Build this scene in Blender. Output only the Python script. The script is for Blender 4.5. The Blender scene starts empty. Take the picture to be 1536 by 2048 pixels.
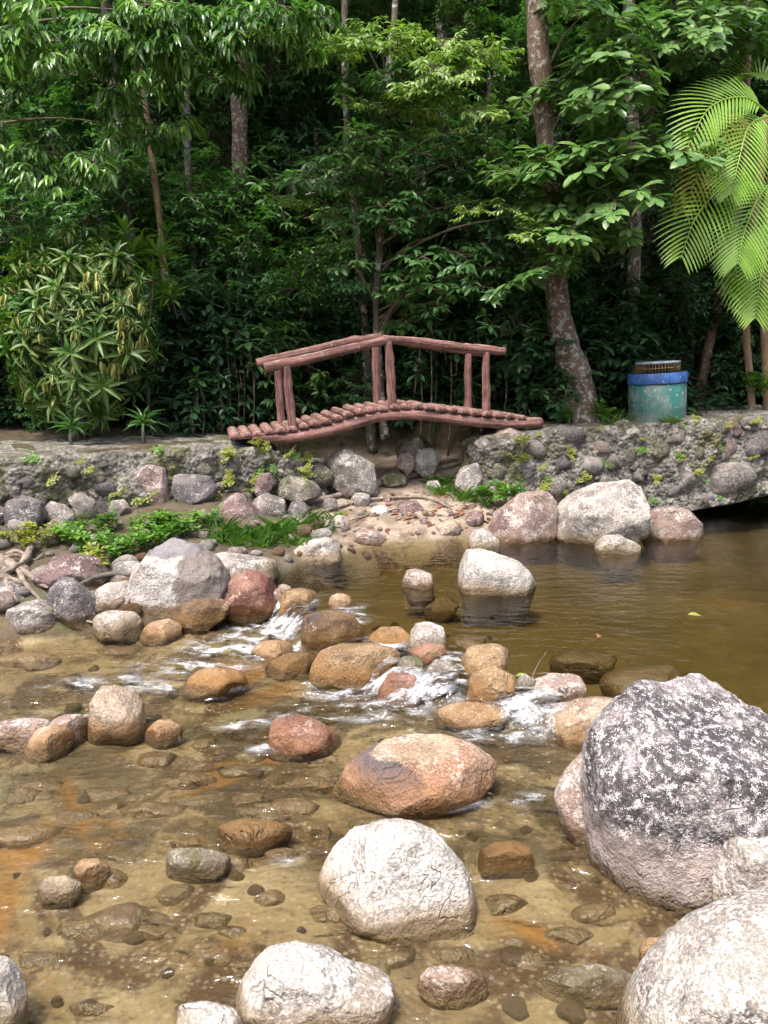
import bpy, bmesh, math, random
import numpy as np
from mathutils import Vector, Matrix, Euler

# ------------------------------------------------------------------ camera, sky, sun, exposure
SC = bpy.context.scene
COL = SC.collection
CAM = np.array([0.0, 0.0, 1.66]); PITCH = math.radians(11.6); FPX = 1500.0
cam_d = bpy.data.cameras.new('camera'); cam = bpy.data.objects.new('camera', cam_d); COL.objects.link(cam)
cam.location = CAM; cam.rotation_euler = (math.radians(90) - PITCH, 0, 0)
cam_d.sensor_fit = 'AUTO'; cam_d.sensor_width = 36; cam_d.lens = FPX / 2048 * 36
cam_d.clip_start = 0.05; cam_d.clip_end = 2000
SC.camera = cam
SUN_EL, SUN_AZ = math.radians(66), math.radians(214)       # azimuth clockwise from +Y: behind the camera, a little left
W = bpy.data.worlds.new('World'); SC.world = W; W.use_nodes = True
wn = W.node_tree; bg = wn.nodes['Background']
sky = wn.nodes.new('ShaderNodeTexSky'); sky.sky_type = 'NISHITA'; sky.sun_disc = False
sky.sun_elevation = SUN_EL; sky.sun_rotation = SUN_AZ; sky.dust_density = 6.0; sky.air_density = 1.0; sky.ozone_density = 0.6
wn.links.new(sky.outputs[0], bg.inputs[0]); bg.inputs[1].default_value = 0.115
sun_d = bpy.data.lights.new('sun', 'SUN'); sun_d.energy = 1.5; sun_d.angle = math.radians(12); sun_d.color = (1, 0.98, 0.945)
sun = bpy.data.objects.new('sun', sun_d); COL.objects.link(sun)
sdir = Vector((math.sin(SUN_AZ) * math.cos(SUN_EL), math.cos(SUN_AZ) * math.cos(SUN_EL), math.sin(SUN_EL)))
sun.rotation_euler = sdir.to_track_quat('Z', 'Y').to_euler(); sun.location = sdir * 30
SC.view_settings.view_transform = 'Standard'; SC.view_settings.look = 'None'
SC.view_settings.exposure = 1.48; SC.view_settings.gamma = 1.0
SC.render.engine = 'CYCLES'
SC.cycles.use_denoising = True
SC.cycles.use_adaptive_sampling = True; SC.cycles.adaptive_threshold = .035
SC.cycles.max_bounces = 6; SC.cycles.diffuse_bounces = 4; SC.cycles.glossy_bounces = 2; SC.cycles.transparent_max_bounces = 12
SC.cycles.caustics_reflective = False; SC.cycles.caustics_refractive = False; SC.cycles.sample_clamp_indirect = 6

# ------------------------------------------------------------------ geometry helpers
CP, SP = math.cos(PITCH), math.sin(PITCH)
FWD = np.array([0, CP, -SP]); UPV = np.array([0, SP, CP])
def ray(px, py):
    return FWD + np.array([(px - 768) / FPX, 0, 0]) - UPV * (py - 1024) / FPX
def Pz(px, py, z):
    r = ray(px, py); return CAM + r * ((z - CAM[2]) / r[2])
def Py(px, py, y):
    r = ray(px, py); return CAM + r * (y / r[1])
rs = np.random.RandomState(7); random.seed(7)

def _h(ix, iy, iz, seed):
    n = (ix.astype(np.int64) * 73856093) ^ (iy.astype(np.int64) * 19349663) ^ (iz.astype(np.int64) * 83492791) ^ (seed * 2654435761)
    n = (n ^ (n >> 13)) * 1274126177 & 0x7fffffff
    n = ((n ^ (n >> 16)) * 668265263) & 0x7fffffff
    return ((n ^ (n >> 15)) & 0xffff) / 65535.0 * 2 - 1
def vnoise(P, seed=0):
    P = np.asarray(P, float); I = np.floor(P); F = P - I; I = I.astype(np.int64); F = F * F * F * (F * (F * 6 - 15) + 10)
    out = 0
    for a in (0, 1):
        for b in (0, 1):
            for c in (0, 1):
                w = (F[:, 0] if a else 1 - F[:, 0]) * (F[:, 1] if b else 1 - F[:, 1]) * (F[:, 2] if c else 1 - F[:, 2])
                out = out + w * _h(I[:, 0] + a, I[:, 1] + b, I[:, 2] + c, seed)
    return out
def fbm(P, seed=0, octv=4, gain=0.5):
    P = np.asarray(P, float); a, s, o = 1.0, 0.0, 0
    for k in range(octv):
        s = s + a * vnoise(P * 2 ** k + 17.3 * k, seed + k); a *= gain
    return s
def sstep(e0, e1, x):
    t = np.clip((x - e0) / (e1 - e0), 0, 1); return t * t * (3 - 2 * t)

def mesh(name, verts, faces, mats=(), smooth=True, midx=None, attrs=None):
    me = bpy.data.meshes.new(name)
    me.from_pydata(verts if isinstance(verts, list) else np.asarray(verts, float).tolist(), [], faces if isinstance(faces, list) else faces.tolist())
    for m in mats: me.materials.append(m)
    if midx is not None: me.polygons.foreach_set('material_index', np.asarray(midx, np.int32))
    if smooth: me.polygons.foreach_set('use_smooth', np.ones(len(me.polygons), bool))
    if attrs:
        for k, v in attrs.items():
            v = np.asarray(v, np.float32)
            if v.ndim == 2:
                a = me.attributes.new(k, 'FLOAT_COLOR', 'POINT'); a.data.foreach_set('color', np.hstack([v, np.ones((len(v), 1))]).astype(np.float32).ravel())
            else:
                a = me.attributes.new(k, 'FLOAT', 'POINT'); a.data.foreach_set('value', v)
    me.update(); return me
def link(name, me, parent=None, loc=None, rot=None, scale=None):
    o = bpy.data.objects.new(name, me); COL.objects.link(o)
    if parent: o.parent = parent
    if loc is not None: o.location = loc
    if rot is not None: o.rotation_euler = rot
    if scale is not None: o.scale = scale if hasattr(scale, '__len__') else (scale,) * 3
    return o
def tag(o, label=None, cat=None, group=None, kind=None):
    if label: o['label'] = label
    if cat: o['category'] = cat
    if group: o['group'] = group
    if kind: o['kind'] = kind
    return o
def thing(name, loc, label, cat, group=None):
    o = link(name, None, loc=tuple(loc)); o.empty_display_size = .1
    return tag(o, label, cat, group)

class Geo:
    """collects tubes and leaves into one mesh"""
    def __init__(s): s.v, s.f, s.m, s.a, s.n = [], [], [], [], 0
    def add(s, v, f, m=0, a=None):
        v = np.asarray(v, float)
        for fc in f: s.f.append(tuple(int(i) + s.n for i in fc))
        s.v.append(v); s.m += [m] * len(f); s.a.append(np.zeros((len(v), 3)) if a is None else a); s.n += len(v)
    def mesh(s, name, mats, smooth=True):
        return mesh(name, np.vstack(s.v), s.f, mats, smooth, s.m, {'leaf': np.vstack(s.a)})
def tube(pts, rad, sides=8, rough=0.0, seed=0, cap=True, freq=6.0):
    pts = np.asarray(pts, float); n = len(pts); rad = np.broadcast_to(np.asarray(rad, float), (n,))
    tan = np.gradient(pts, axis=0); tan /= np.linalg.norm(tan, axis=1)[:, None] + 1e-9
    ref = np.array([0, 0, 1.0]) if abs(tan[:, 2]).mean() < .8 else np.array([0, 1.0, 0])
    a = np.cross(tan, ref); a /= np.linalg.norm(a, axis=1)[:, None] + 1e-9; b = np.cross(tan, a)
    th = np.linspace(0, 2 * np.pi, sides, endpoint=False)
    ring = a[:, None, :] * np.cos(th)[None, :, None] + b[:, None, :] * np.sin(th)[None, :, None]
    v = pts[:, None, :] + ring * rad[:, None, None]
    if rough:
        d = fbm(v.reshape(-1, 3) * freq, seed, 3).reshape(n, sides)
        v = v + ring * (d * rad[:, None] * rough)[:, :, None]
    v = v.reshape(-1, 3); f = []
    for i in range(n - 1):
        for j in range(sides):
            k = (j + 1) % sides; f.append((i * sides + j, i * sides + k, (i + 1) * sides + k, (i + 1) * sides + j))
    if cap:
        f.append(tuple(range(sides))[::-1] if False else tuple(reversed(range(sides)))); f.append(tuple((n - 1) * sides + j for j in range(sides)))
    return v, f
def curve(pts, n):
    """Catmull-Rom resample"""
    p = np.asarray(pts, float); p = np.vstack([2 * p[0] - p[1], p, 2 * p[-1] - p[-2]]); m = len(p) - 3; out = []
    for t in np.linspace(0, m, n):
        i = min(int(t), m - 1); u = t - i; a, b, c, d = p[i:i + 4]
        out.append(.5 * (2 * b + (c - a) * u + (2 * a - 5 * b + 4 * c - d) * u * u + (3 * b - a - 3 * c + d) * u ** 3))
    return np.array(out)

# ------------------------------------------------------------------ material helpers
class NT:
    def __init__(s, name):
        s.mat = bpy.data.materials.new(name); s.mat.use_nodes = True; s.t = s.mat.node_tree
        s.bsdf = s.t.nodes['Principled BSDF']; s.out = s.t.nodes['Material Output']
    def n(s, typ, **kw):
        nd = s.t.nodes.new('ShaderNode' + typ)
        for k, v in kw.items(): setattr(nd, k, v)
        return nd
    def l(s, a, b): s.t.links.new(a, b)
    def set(s, nd, key, val):
        if hasattr(val, 'is_output') or isinstance(val, bpy.types.NodeSocket): s.l(val, nd.inputs[key])
        else: nd.inputs[key].default_value = val
    def noise(s, vec, scale, detail=4, rough=.55, dist=0.0):
        nd = s.n('TexNoise'); s.l(vec, nd.inputs['Vector']); nd.inputs['Scale'].default_value = scale; nd.inputs['Detail'].default_value = detail
        nd.inputs['Roughness'].default_value = rough; nd.inputs['Distortion'].default_value = dist; return nd.outputs['Fac']
    def vor(s, vec, scale, feat='F1'):
        nd = s.n('TexVoronoi', feature=feat); s.l(vec, nd.inputs['Vector']); nd.inputs['Scale'].default_value = scale; return nd
    def rng(s, x, a, b, c=0.0, d=1.0):
        nd = s.n('MapRange', interpolation_type='SMOOTHSTEP'); s.set(nd, 'Value', x)
        nd.inputs['From Min'].default_value = a; nd.inputs['From Max'].default_value = b; nd.inputs['To Min'].default_value = c; nd.inputs['To Max'].default_value = d
        return nd.outputs['Result']
    def math(s, op, a, b=0.0):
        nd = s.n('Math', operation=op); s.set(nd, 0, a); s.set(nd, 1, b); return nd.outputs[0]
    def mix(s, f, a, b, mode='MIX'):
        nd = s.n('MixRGB', blend_type=mode); s.set(nd, 0, f)
        s.set(nd, 1, a if not isinstance(a, tuple) else (*a, 1)); s.set(nd, 2, b if not isinstance(b, tuple) else (*b, 1)); return nd.outputs[0]
    def objvec(s, sc=(1, 1, 1), rand=True):
        tc = s.n('TexCoord'); v = tc.outputs['Object']
        if rand:
            oi = s.n('ObjectInfo'); m = s.n('Vector' + 'Math', operation='MULTIPLY_ADD'); c = s.n('CombineXYZ')
            r = s.math('MULTIPLY', oi.outputs['Random'], 57.0); s.l(r, c.inputs[0]); s.l(r, c.inputs[1]); s.l(r, c.inputs[2])
            s.l(v, m.inputs[0]); m.inputs[1].default_value = sc; s.l(c.outputs[0], m.inputs[2]); return m.outputs[0]
        m = s.n('VectorMath', operation='MULTIPLY'); s.l(v, m.inputs[0]); m.inputs[1].default_value = sc; return m.outputs[0]
    def posvec(s, sc=(1, 1, 1)):
        g = s.n('NewGeometry'); m = s.n('VectorMath', operation='MULTIPLY'); s.l(g.outputs['Position'], m.inputs[0]); m.inputs[1].default_value = sc; return m.outputs[0]
    def bump(s, h, strength, dist=.02, prev=None):
        b = s.n('Bump'); b.inputs['Strength'].default_value = strength; b.inputs['Distance'].default_value = dist; s.l(h, b.inputs['Height'])
        if prev is not None: s.l(prev, b.inputs['Normal'])
        return b.outputs[0]
    def fin(s, col=None, rough=None, normal=None, spec=.4):
        if col is not None: s.set(s.bsdf, 'Base Color', col if not isinstance(col, tuple) else (*col, 1))
        if rough is not None: s.set(s.bsdf, 'Roughness', rough)
        if normal is not None: s.l(normal, s.bsdf.inputs['Normal'])
        s.set(s.bsdf, 'Specular IOR Level', spec); return s.mat

ROCKM = {}
def rock_mat(name, cA, cB, cD, lichen=(.62, .6, .57), lthr=.56, lscale=9., dark=(.06, .055, .055), dthr=.62, stain=(.30, .17, .06), sh=.07, speck=1., moss=0., patch=()):
    """granite: two mottled tones, pale lichen scabs, dark patches, fine grain, and a rusty tide line near the water"""
    k = NT('stone_' + name); v = k.objvec()
    c = k.mix(k.rng(k.noise(v, 5, 3, .6), .38, .62), cA, cB)
    c = k.mix(k.rng(k.noise(v, 2.6, 2, .6, .6), .5, .68), c, cD)
    c = k.mix(k.math('MULTIPLY', k.rng(k.noise(v, 3.7, 4, .72, .4), dthr, dthr + .1), .85), c, dark)
    ln = k.math('ADD', k.math('MULTIPLY', k.noise(v, lscale, 3, .68), .6), k.math('MULTIPLY', k.noise(v, lscale * 7, 1, .6), .4))
    c = k.mix(k.math('MULTIPLY', k.rng(ln, lthr, lthr + .05), .85), c, lichen)
    g = k.noise(v, 95, 2, .8); c = k.mix(k.rng(g, .3, .7, 0, .8 * speck), c, k.mix(k.rng(g, .45, .55), (.12, .11, .11), (.85, .8, .76)), 'OVERLAY')
    for (cx, cz, rx, rz, pc) in patch:                      # a vein or patch of other rock, with its own ragged outline
        tc = k.n('TexCoord'); sp_ = k.n('SeparateXYZ'); k.l(tc.outputs['Object'], sp_.inputs[0])
        wob = k.math('MULTIPLY', k.math('SUBTRACT', k.noise(tc.outputs['Object'], 14, 4, .7), .5), 1.3)
        e = k.math('ADD', k.math('ADD', k.math('POWER', k.math('ABSOLUTE', k.math('DIVIDE', k.math('SUBTRACT', sp_.outputs[0], cx), rx)), 2.0), k.math('POWER', k.math('ABSOLUTE', k.math('DIVIDE', k.math('SUBTRACT', sp_.outputs[2], cz), rz)), 2.0)), wob)
        c = k.mix(k.math('MULTIPLY', k.rng(e, 1.15, .75), .85), c, pc)
    if moss:
        c = k.mix(k.math('MULTIPLY', k.rng(k.noise(v, 6, 5, .7), .6 - moss, .68 - moss), .8), c, (.07, .085, .025))
    gz = k.n('NewGeometry'); sx = k.n('SeparateXYZ'); k.l(gz.outputs['Position'], sx.inputs[0])
    zr = k.math('SUBTRACT', sx.outputs[2], k.n('Attribute', attribute_name='wl').outputs['Fac'])
    zz = k.math('ADD', zr, k.math('MULTIPLY', k.math('SUBTRACT', k.noise(v, 5, 3, .6), .5), .12))
    cr = k.math('ABSOLUTE', k.math('SUBTRACT', k.noise(v, 3.3, 3, .55, 1.5), .5)); cm = k.rng(k.noise(v, 4.3, 1), .55, .65); c = k.mix(k.math('MULTIPLY', k.rng(cr, .014, .002, 0, .45), cm), c, (.07, .06, .05))   # recesses darkened in the colour: thin dark crack lines, for contrast
    big = k.noise(v, 2.0, 1)
    st = k.rng(zz, sh + .05, sh - .05); c = k.mix(k.math('MULTIPLY', st, .7), c, stain)
    damp = k.rng(zz, .05, .015); c = k.mix(k.math('MULTIPLY', damp, .75), c, (.42, .36, .28), 'MULTIPLY')
    wet = k.rng(zr, .012, -.02); c = k.mix(k.math('MULTIPLY', wet, .75), c, k.mix(k.noise(v, 11, 3), (.10, .075, .035), (.26, .195, .10)))
    h = k.math('ADD', k.math('MULTIPLY', k.noise(v, 11, 4, .62), 1.1), k.math('MULTIPLY', k.math('MULTIPLY', k.noise(v, 70, 2, .7), .5), k.rng(big, .35, .65, .3, 1.2)))
    h = k.math('SUBTRACT', h, k.math('MULTIPLY', k.rng(cr, .02, .0, 0, .3), cm))
    nm = k.bump(h, .75, .03)
    r = k.math('SUBTRACT', .85, k.math('MULTIPLY', k.math('MAXIMUM', wet, damp), .55))
    c = k.mix(1.0, c, (.84, .83, .82), 'MULTIPLY')
    ROCKM[name] = k.fin(c, r, nm, .35)
rock_mat('speckled', (0.225, 0.203, 0.211), (0.324, 0.297, 0.297), (0.090, 0.081, 0.090), (0.630, 0.612, 0.621), .52, 34, dark=(.05, .044, .05), dthr=.43, stain=(.40, .33, .29), sh=.20, speck=1.2)
rock_mat('white', (0.360, 0.336, 0.308), (0.448, 0.424, 0.392), (0.256, 0.236, 0.216), (0.576, 0.560, 0.536), .50, 8, dark=(.21, .2, .2), dthr=.60, stain=(.30, .21, .10), sh=.06)
rock_mat('palegrey', (0.277, 0.256, 0.231), (0.361, 0.336, 0.302), (0.193, 0.172, 0.160), (0.538, 0.512, 0.479), .50, 9, dark=(.12, .11, .105), dthr=.57, stain=(.25, .18, .09), sh=.08)
rock_mat('grey', (.19, .175, .16), (.28, .255, .235), (.13, .12, .115), (.5, .48, .45), .53, 10, dark=(.07, .065, .06), dthr=.57, stain=(.18, .13, .07), sh=.06)
rock_mat('darkgrey', (.10, .092, .095), (.17, .155, .155), (.075, .068, .07), (.42, .4, .39), .55, 12, dthr=.55, stain=(.13, .09, .05), sh=.05)
rock_mat('tan', (0.301, 0.232, 0.172), (0.378, 0.305, 0.232), (0.232, 0.159, 0.125), (0.516, 0.447, 0.370), .55, 8, dark=(.17, .12, .09), dthr=.6, stain=(.30, .17, .06), sh=.09)
rock_mat('tanpatch', (0.318, 0.232, 0.163), (0.396, 0.310, 0.228), (0.327, 0.189, 0.129), (0.516, 0.421, 0.335), .55, 7, dark=(.085, .07, .085), dthr=.52, stain=(.34, .17, .07), sh=.1, patch=[(-.12, .02, .17, .07, (.10, .085, .10))])
rock_mat('whitedark', (0.404, 0.378, 0.353), (0.499, 0.473, 0.447), (0.292, 0.267, 0.249), (0.602, 0.585, 0.568), .50, 8, dark=(.15, .13, .13), dthr=.58, stain=(.24, .17, .1), sh=.05, patch=[(.22, -.02, .20, .3, (.17, .14, .12)), (-.02, .24, .28, .09, (.2, .185, .2))])
rock_mat('orange', (0.211, 0.140, 0.072), (0.297, 0.211, 0.126), (0.135, 0.081, 0.045), (0.450, 0.369, 0.270), .58, 8, dark=(.11, .07, .04), dthr=.58, stain=(.27, .135, .035), sh=.1)
rock_mat('red', (0.193, 0.101, 0.078), (0.285, 0.175, 0.138), (0.156, 0.064, 0.051), (0.432, 0.340, 0.294), .57, 8, dark=(.08, .045, .04), dthr=.58, stain=(.25, .115, .045), sh=.08)
rock_mat('pinkgrey', (0.261, 0.194, 0.167), (0.342, 0.270, 0.239), (0.180, 0.122, 0.113), (0.540, 0.504, 0.468), .525, 10, dark=(.1, .08, .075), dthr=.57, stain=(.23, .145, .08), sh=.06)
rock_mat('purple', (.15, .098, .095), (.22, .155, .15), (.10, .066, .07), (.45, .41, .4), .56, 11, dthr=.58, stain=(.17, .11, .065), sh=.05)
rock_mat('brown', (.125, .08, .045), (.19, .125, .07), (.08, .052, .034), (.36, .31, .24), .58, 8, dthr=.58, stain=(.19, .105, .03), sh=.1)
rock_mat('olive', (.12, .10, .05), (.18, .15, .08), (.075, .068, .035), (.29, .26, .18), .58, 7, dthr=.58, stain=(.15, .115, .045), sh=.1)
rock_mat('mossy', (.16, .145, .12), (.24, .215, .18), (.11, .10, .08), (.44, .42, .37), .54, 9, dthr=.58, stain=(.16, .12, .06), sh=.05, moss=.12)

def leaf_mat(name, dark, mid, light, rough=.38, trans=.28, vein=None, tip=None, spec=.5):
    k = NT('leaf_' + name); at = k.n('Attribute', attribute_name='leaf'); sp = k.n('SeparateColor'); k.l(at.outputs['Color'], sp.inputs[0])
    oi = k.n('ObjectInfo')
    t = k.math('ADD', k.math('MULTIPLY', sp.outputs[0], .6), k.math('MULTIPLY', oi.outputs['Random'], .4))
    rp = k.n('ValToRGB'); k.l(t, rp.inputs[0]); e = rp.color_ramp.elements
    e[0].color = (*dark, 1); e[0].position = .08; e[1].color = (*light, 1); e[1].position = .97; e.new(.5).color = (*mid, 1)
    c = rp.outputs[0]
    if vein:
        mid_ = k.rng(sp.outputs[2], .16, .06); v2 = k.math('SINE', k.math('MULTIPLY', k.math('SUBTRACT', sp.outputs[1], k.math('MULTIPLY', sp.outputs[2], .12)), 62.0))
        side = k.math('MULTIPLY', k.rng(v2, .45, .8), k.rng(sp.outputs[0], .25, .65))
        c = k.mix(k.math('MAXIMUM', mid_, side), c, vein)
        c = k.mix(k.math('MULTIPLY', k.rng(sp.outputs[0], .76, .92), .8), c, (.44, .44, .13))
    else:
        c = k.mix(k.rng(sp.outputs[2], .12, .05, 0, .35), c, light)
    k.set(k.bsdf, 'Base Color', c); k.set(k.bsdf, 'Roughness', rough); k.set(k.bsdf, 'Specular IOR Level', spec)
    tr = k.n('BsdfTranslucent'); k.l(k.mix(1.0, c, (1.0, 1.25, .45), 'MULTIPLY'), tr.inputs[0])
    mx = k.n('MixShader'); mx.inputs[0].default_value = trans; k.l(k.bsdf.outputs[0], mx.inputs[1]); k.l(tr.outputs[0], mx.inputs[2]); k.l(mx.outputs[0], k.out.inputs[0])
    return k.mat
LM = {
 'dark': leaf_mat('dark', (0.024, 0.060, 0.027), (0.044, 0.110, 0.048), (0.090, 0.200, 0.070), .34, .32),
 'mid': leaf_mat('mid', (0.040, 0.100, 0.033), (0.076, 0.180, 0.053), (0.140, 0.280, 0.080), .33, .34),
 'droop': leaf_mat('droop', (.034, .09, .028), (.085, .20, .045), (.27, .44, .085), .26, .34),
 'lime': leaf_mat('lime', (.08, .16, .035), (.17, .29, .065), (.33, .44, .11), .36, .36),
 'obov': leaf_mat('obov', (.060, .135, .040), (.105, .215, .06), (.21, .33, .10), .3, .28),
 'croton': leaf_mat('croton', (.025, .08, .014), (.05, .145, .02), (.15, .23, .035), .45, .25, vein=(.30, .33, .08)),
 'palm': leaf_mat('palm', (.15, .30, .035), (.24, .42, .055), (.36, .52, .085), .3, .36),
 'palmy': leaf_mat('palm_yellow', (.34, .32, .04), (.44, .38, .05), (.40, .40, .07), .35, .36),
 'weed': leaf_mat('weed', (.06, .15, .02), (.10, .24, .03), (.2, .32, .05), .4, .32),
 'weedy': leaf_mat('weed_yellow', (.16, .2, .03), (.25, .28, .05), (.36, .34, .07), .45, .32),
 'dead': leaf_mat('dead', (.12, .045, .025), (.22, .08, .045), (.33, .15, .08), .6, .12),
}
def bark_mat(name, a, b, lich=(.5, .52, .47), lthr=.56, vs=.35, ls=7):
    k = NT('bark_' + name); v = k.objvec((1, 1, vs)); v2 = k.objvec()
    c = k.mix(k.rng(k.noise(v, 16, 6, .7), .35, .65), a, b)
    c = k.mix(k.math('MULTIPLY', k.rng(k.noise(v2, ls, 6, .7, .5), lthr, lthr + .05), .85), c, lich)
    c = k.mix(k.math('MULTIPLY', k.rng(k.noise(v2, 11, 5, .7), .64, .7), .8), c, (.03, .026, .022))
    h = k.math('ADD', k.noise(v, 22, 6, .7), k.math('MULTIPLY', k.noise(v2, 60, 3, .6), .3))
    return k.fin(c, .85, k.bump(h, .8, .025), .25)
BK = {'lichen': bark_mat('lichen', (.10, .065, .045), (.21, .145, .105), (.42, .41, .37), .53, .35, 19),
      'red': bark_mat('red', (.13, .075, .055), (.23, .14, .11), (.42, .41, .38), .57),
      'pale': bark_mat('pale', (.09, .075, .06), (.17, .145, .115), (.46, .47, .43), .53, .35, 9),
      'grey': bark_mat('grey', (.09, .075, .06), (.17, .15, .125), (.36, .36, .32), .58),
      'tan': bark_mat('tan', (.2, .13, .08), (.3, .2, .125), (.45, .4, .3), .62),
      'wood': bark_mat('wood', (.17, .13, .10), (.33, .27, .22), (.5, .44, .37), .6, .2),
      'twig': bark_mat('twig', (.1, .08, .05), (.2, .16, .11), (.4, .4, .33), .6)}

# ------------------------------------------------------------------ ground sheet (river bed, bank, terrace, hillside)
XT = [-400, -12, -6, -3.4, -1.35, -1.05, 0.0, 1.05, 1.35, 2.0, 2.9, 3.2, 12, 400]
YT = [5.0, 5.2, 5.75, 6.6, 7.5, 9.0, 9.6, 8.9, 8.3, 8.4, 8.9, 9.5, 9.9, 12]          # terrace edge
XW = [-400, -12, -2.4, -1.15, -.62, -.35, .2, .8, 1.2, 1.6, 2.2, 2.9, 3.2, 12, 400]
YW = [4.0, 4.2, 4.75, 5.05, 5.95, 6.35, 6.72, 6.85, 7.0, 7.3, 7.6, 8.5, 9.3, 9.7, 11.8]  # water's edge
def ground_z(x, y):
    P = np.stack([x, y, np.zeros_like(x)], 1)
    yt = np.interp(x, XT, YT); yw = np.interp(x, XW, YW)
    n1 = fbm(P * 1.1, 3, 4); n2 = fbm(P * 5, 9, 3)
    wx = [-1.1, -.85, -.52, -.2, .12, .42, .85, 1.5, 5]; wy = [5.9, 5.35, 4.72, 4.15, 3.78, 3.62, 3.42, 3.2, 2.9]     # the stone weir
    up = y - np.interp(x, wx, wy); pool = sstep(-.1, .9, up) * (x > -1.2)
    bed = -.178 - .075 * pool + (.022 + .02 * pool) * n1 + .010 * n2
    terr = np.interp(x, [-4, -1, 2, 4.5], [.80, .82, .93, 1.0]) + .03 * n1
    hill = .18 * np.clip(y - 10.5, 0, None) + .5 * np.clip(y - 14, 0, 35) ** 1.0
    hill = np.where(y < 10.5, 0, hill)
    s = np.clip((y - yw) / np.maximum(yt - yw, .2), 0, 1)
    top = np.interp(x, [-3, -1.2, -.6, 0, 1, 1.6], [.34, .34, .42, .50, .50, .2])
    bank = .02 + top * s ** .75 + .035 * n1 + .012 * n2
    t0 = sstep(-.28, .04, y - yw); z = bed * (1 - t0) + bank * t0
    t1 = sstep(-.06, .14, y - yt); z = z * (1 - t1) + (terr + hill) * t1
    t2 = sstep(.75, .2, y); z = z * (1 - t2) + (.25 + .04 * n1) * t2
    return z
def axis(a, b, step, far, grow=1.28):
    m = list(np.arange(a, b, step)); s = step; lo, hi = [], []; x = a
    while x > -far: s *= grow; x -= s; lo.append(x)
    s = step; x = m[-1]
    while x < far: s *= grow; x += s; hi.append(x)
    return np.array(lo[::-1] + m + hi)
def grid(xs, ys, zf):
    X, Y = np.meshgrid(xs, ys); x, y = X.ravel(), Y.ravel(); z = zf(x, y); nx, ny = len(xs), len(ys)
    i = np.arange(nx * ny).reshape(ny, nx); f = np.stack([i[:-1, :-1], i[:-1, 1:], i[1:, 1:], i[1:, :-1]], -1).reshape(-1, 4)
    return np.stack([x, y, z], 1), f
def sepv(k, vo):
    sp = k.n('SeparateColor'); k.l(vo.outputs['Color'], sp.inputs[0]); return sp.outputs[0]
k = NT('ground'); v = k.posvec(); g = k.n('NewGeometry'); sx = k.n('SeparateXYZ'); k.l(g.outputs['Position'], sx.inputs[0])
sand = k.mix(k.rng(k.noise(v, 2.2, 5, .6), .35, .65), (.19, .14, .065), (.29, .23, .125))
sand = k.mix(k.rng(k.noise(v, 1.7, 5, .68, 1.2), .44, .58), sand, (.075, .047, .02))
sand = k.mix(k.rng(k.noise(v, 1.1, 4, .6, .5), .56, .68, 0, .7), sand, (.12, .115, .055))
vo = k.vor(v, 42); sand = k.mix(k.rng(vo.outputs['Distance'], .42, .25, 0, .5), sand, k.mix(sepv(k, vo), (.09, .07, .045), (.36, .29, .19)), 'MIX')
bs = k.mix(k.rng(k.noise(v, 4, 5, .6), .4, .62), (.32, .26, .20), (.20, .15, .11))
bs = k.mix(k.rng(vo.outputs['Distance'], .3, .2, 0, .5), bs, k.mix(sepv(k, vo), (.16, .13, .1), (.45, .41, .36)))
soil = k.mix(k.rng(k.noise(v, 7, 6, .7), .4, .62), (.045, .033, .02), (.10, .072, .045))
soil = k.mix(k.rng(k.noise(v, 3, 5, .7), .5, .62), soil, (.05, .06, .02))
zn = k.math('ADD', sx.outputs[2], k.math('MULTIPLY', k.math('SUBTRACT', k.noise(v, 2.5, 4), .5), .1))
alg = k.math('MULTIPLY', k.math('MULTIPLY', k.rng(sx.outputs[1], 2.25, 2.6), k.rng(sx.outputs[1], 4.4, 3.6)), k.rng(k.noise(v, 2.6, 5, .7, .8), .42, .56))
sand = k.mix(k.math('MULTIPLY', alg, .8), sand, (.06, .045, .02))          # brown algae on the bed of the faster reach
sand = k.mix(k.math('MULTIPLY', k.rng(k.noise(v, 1.3, 3, .6, .6), .55, .66), .8), sand, (.23, .115, .025))
pz = k.math('MULTIPLY', k.rng(sx.outputs[2], -.20, -.235), k.rng(sx.outputs[1], 3.4, 4.2)); sand = k.mix(k.math('MULTIPLY', pz, .8), sand, (.20, .165, .085))   # bed colour made paler in the deeper pool, to brighten it
bs = k.mix(k.rng(k.noise(v, 3.2, 5, .7, .5), .48, .62, 0, .85), bs, (.12, .09, .065))
c = k.mix(k.rng(zn, -.02, .05), sand, bs)
shelf = k.math('MULTIPLY', k.rng(sx.outputs[0], -.45, -.9), k.rng(zn, -.15, -.10))
c = k.mix(k.math('MAXIMUM', k.rng(zn, .46, .6), k.math('MULTIPLY', shelf, .85)), c, soil)
nm = k.bump(k.math('ADD', k.noise(v, 16, 5, .65), k.math('MULTIPLY', vo.outputs['Distance'], -.5)), .5, .02)
GROUND_M = k.fin(c, .85, nm, .3)
gv, gf = grid(axis(-4.6, 5.2, .045, 380), axis(.9, 10.5, .045, 380), ground_z)
tag(link('ground', mesh('ground', gv, gf, [GROUND_M])), kind='structure')

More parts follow.
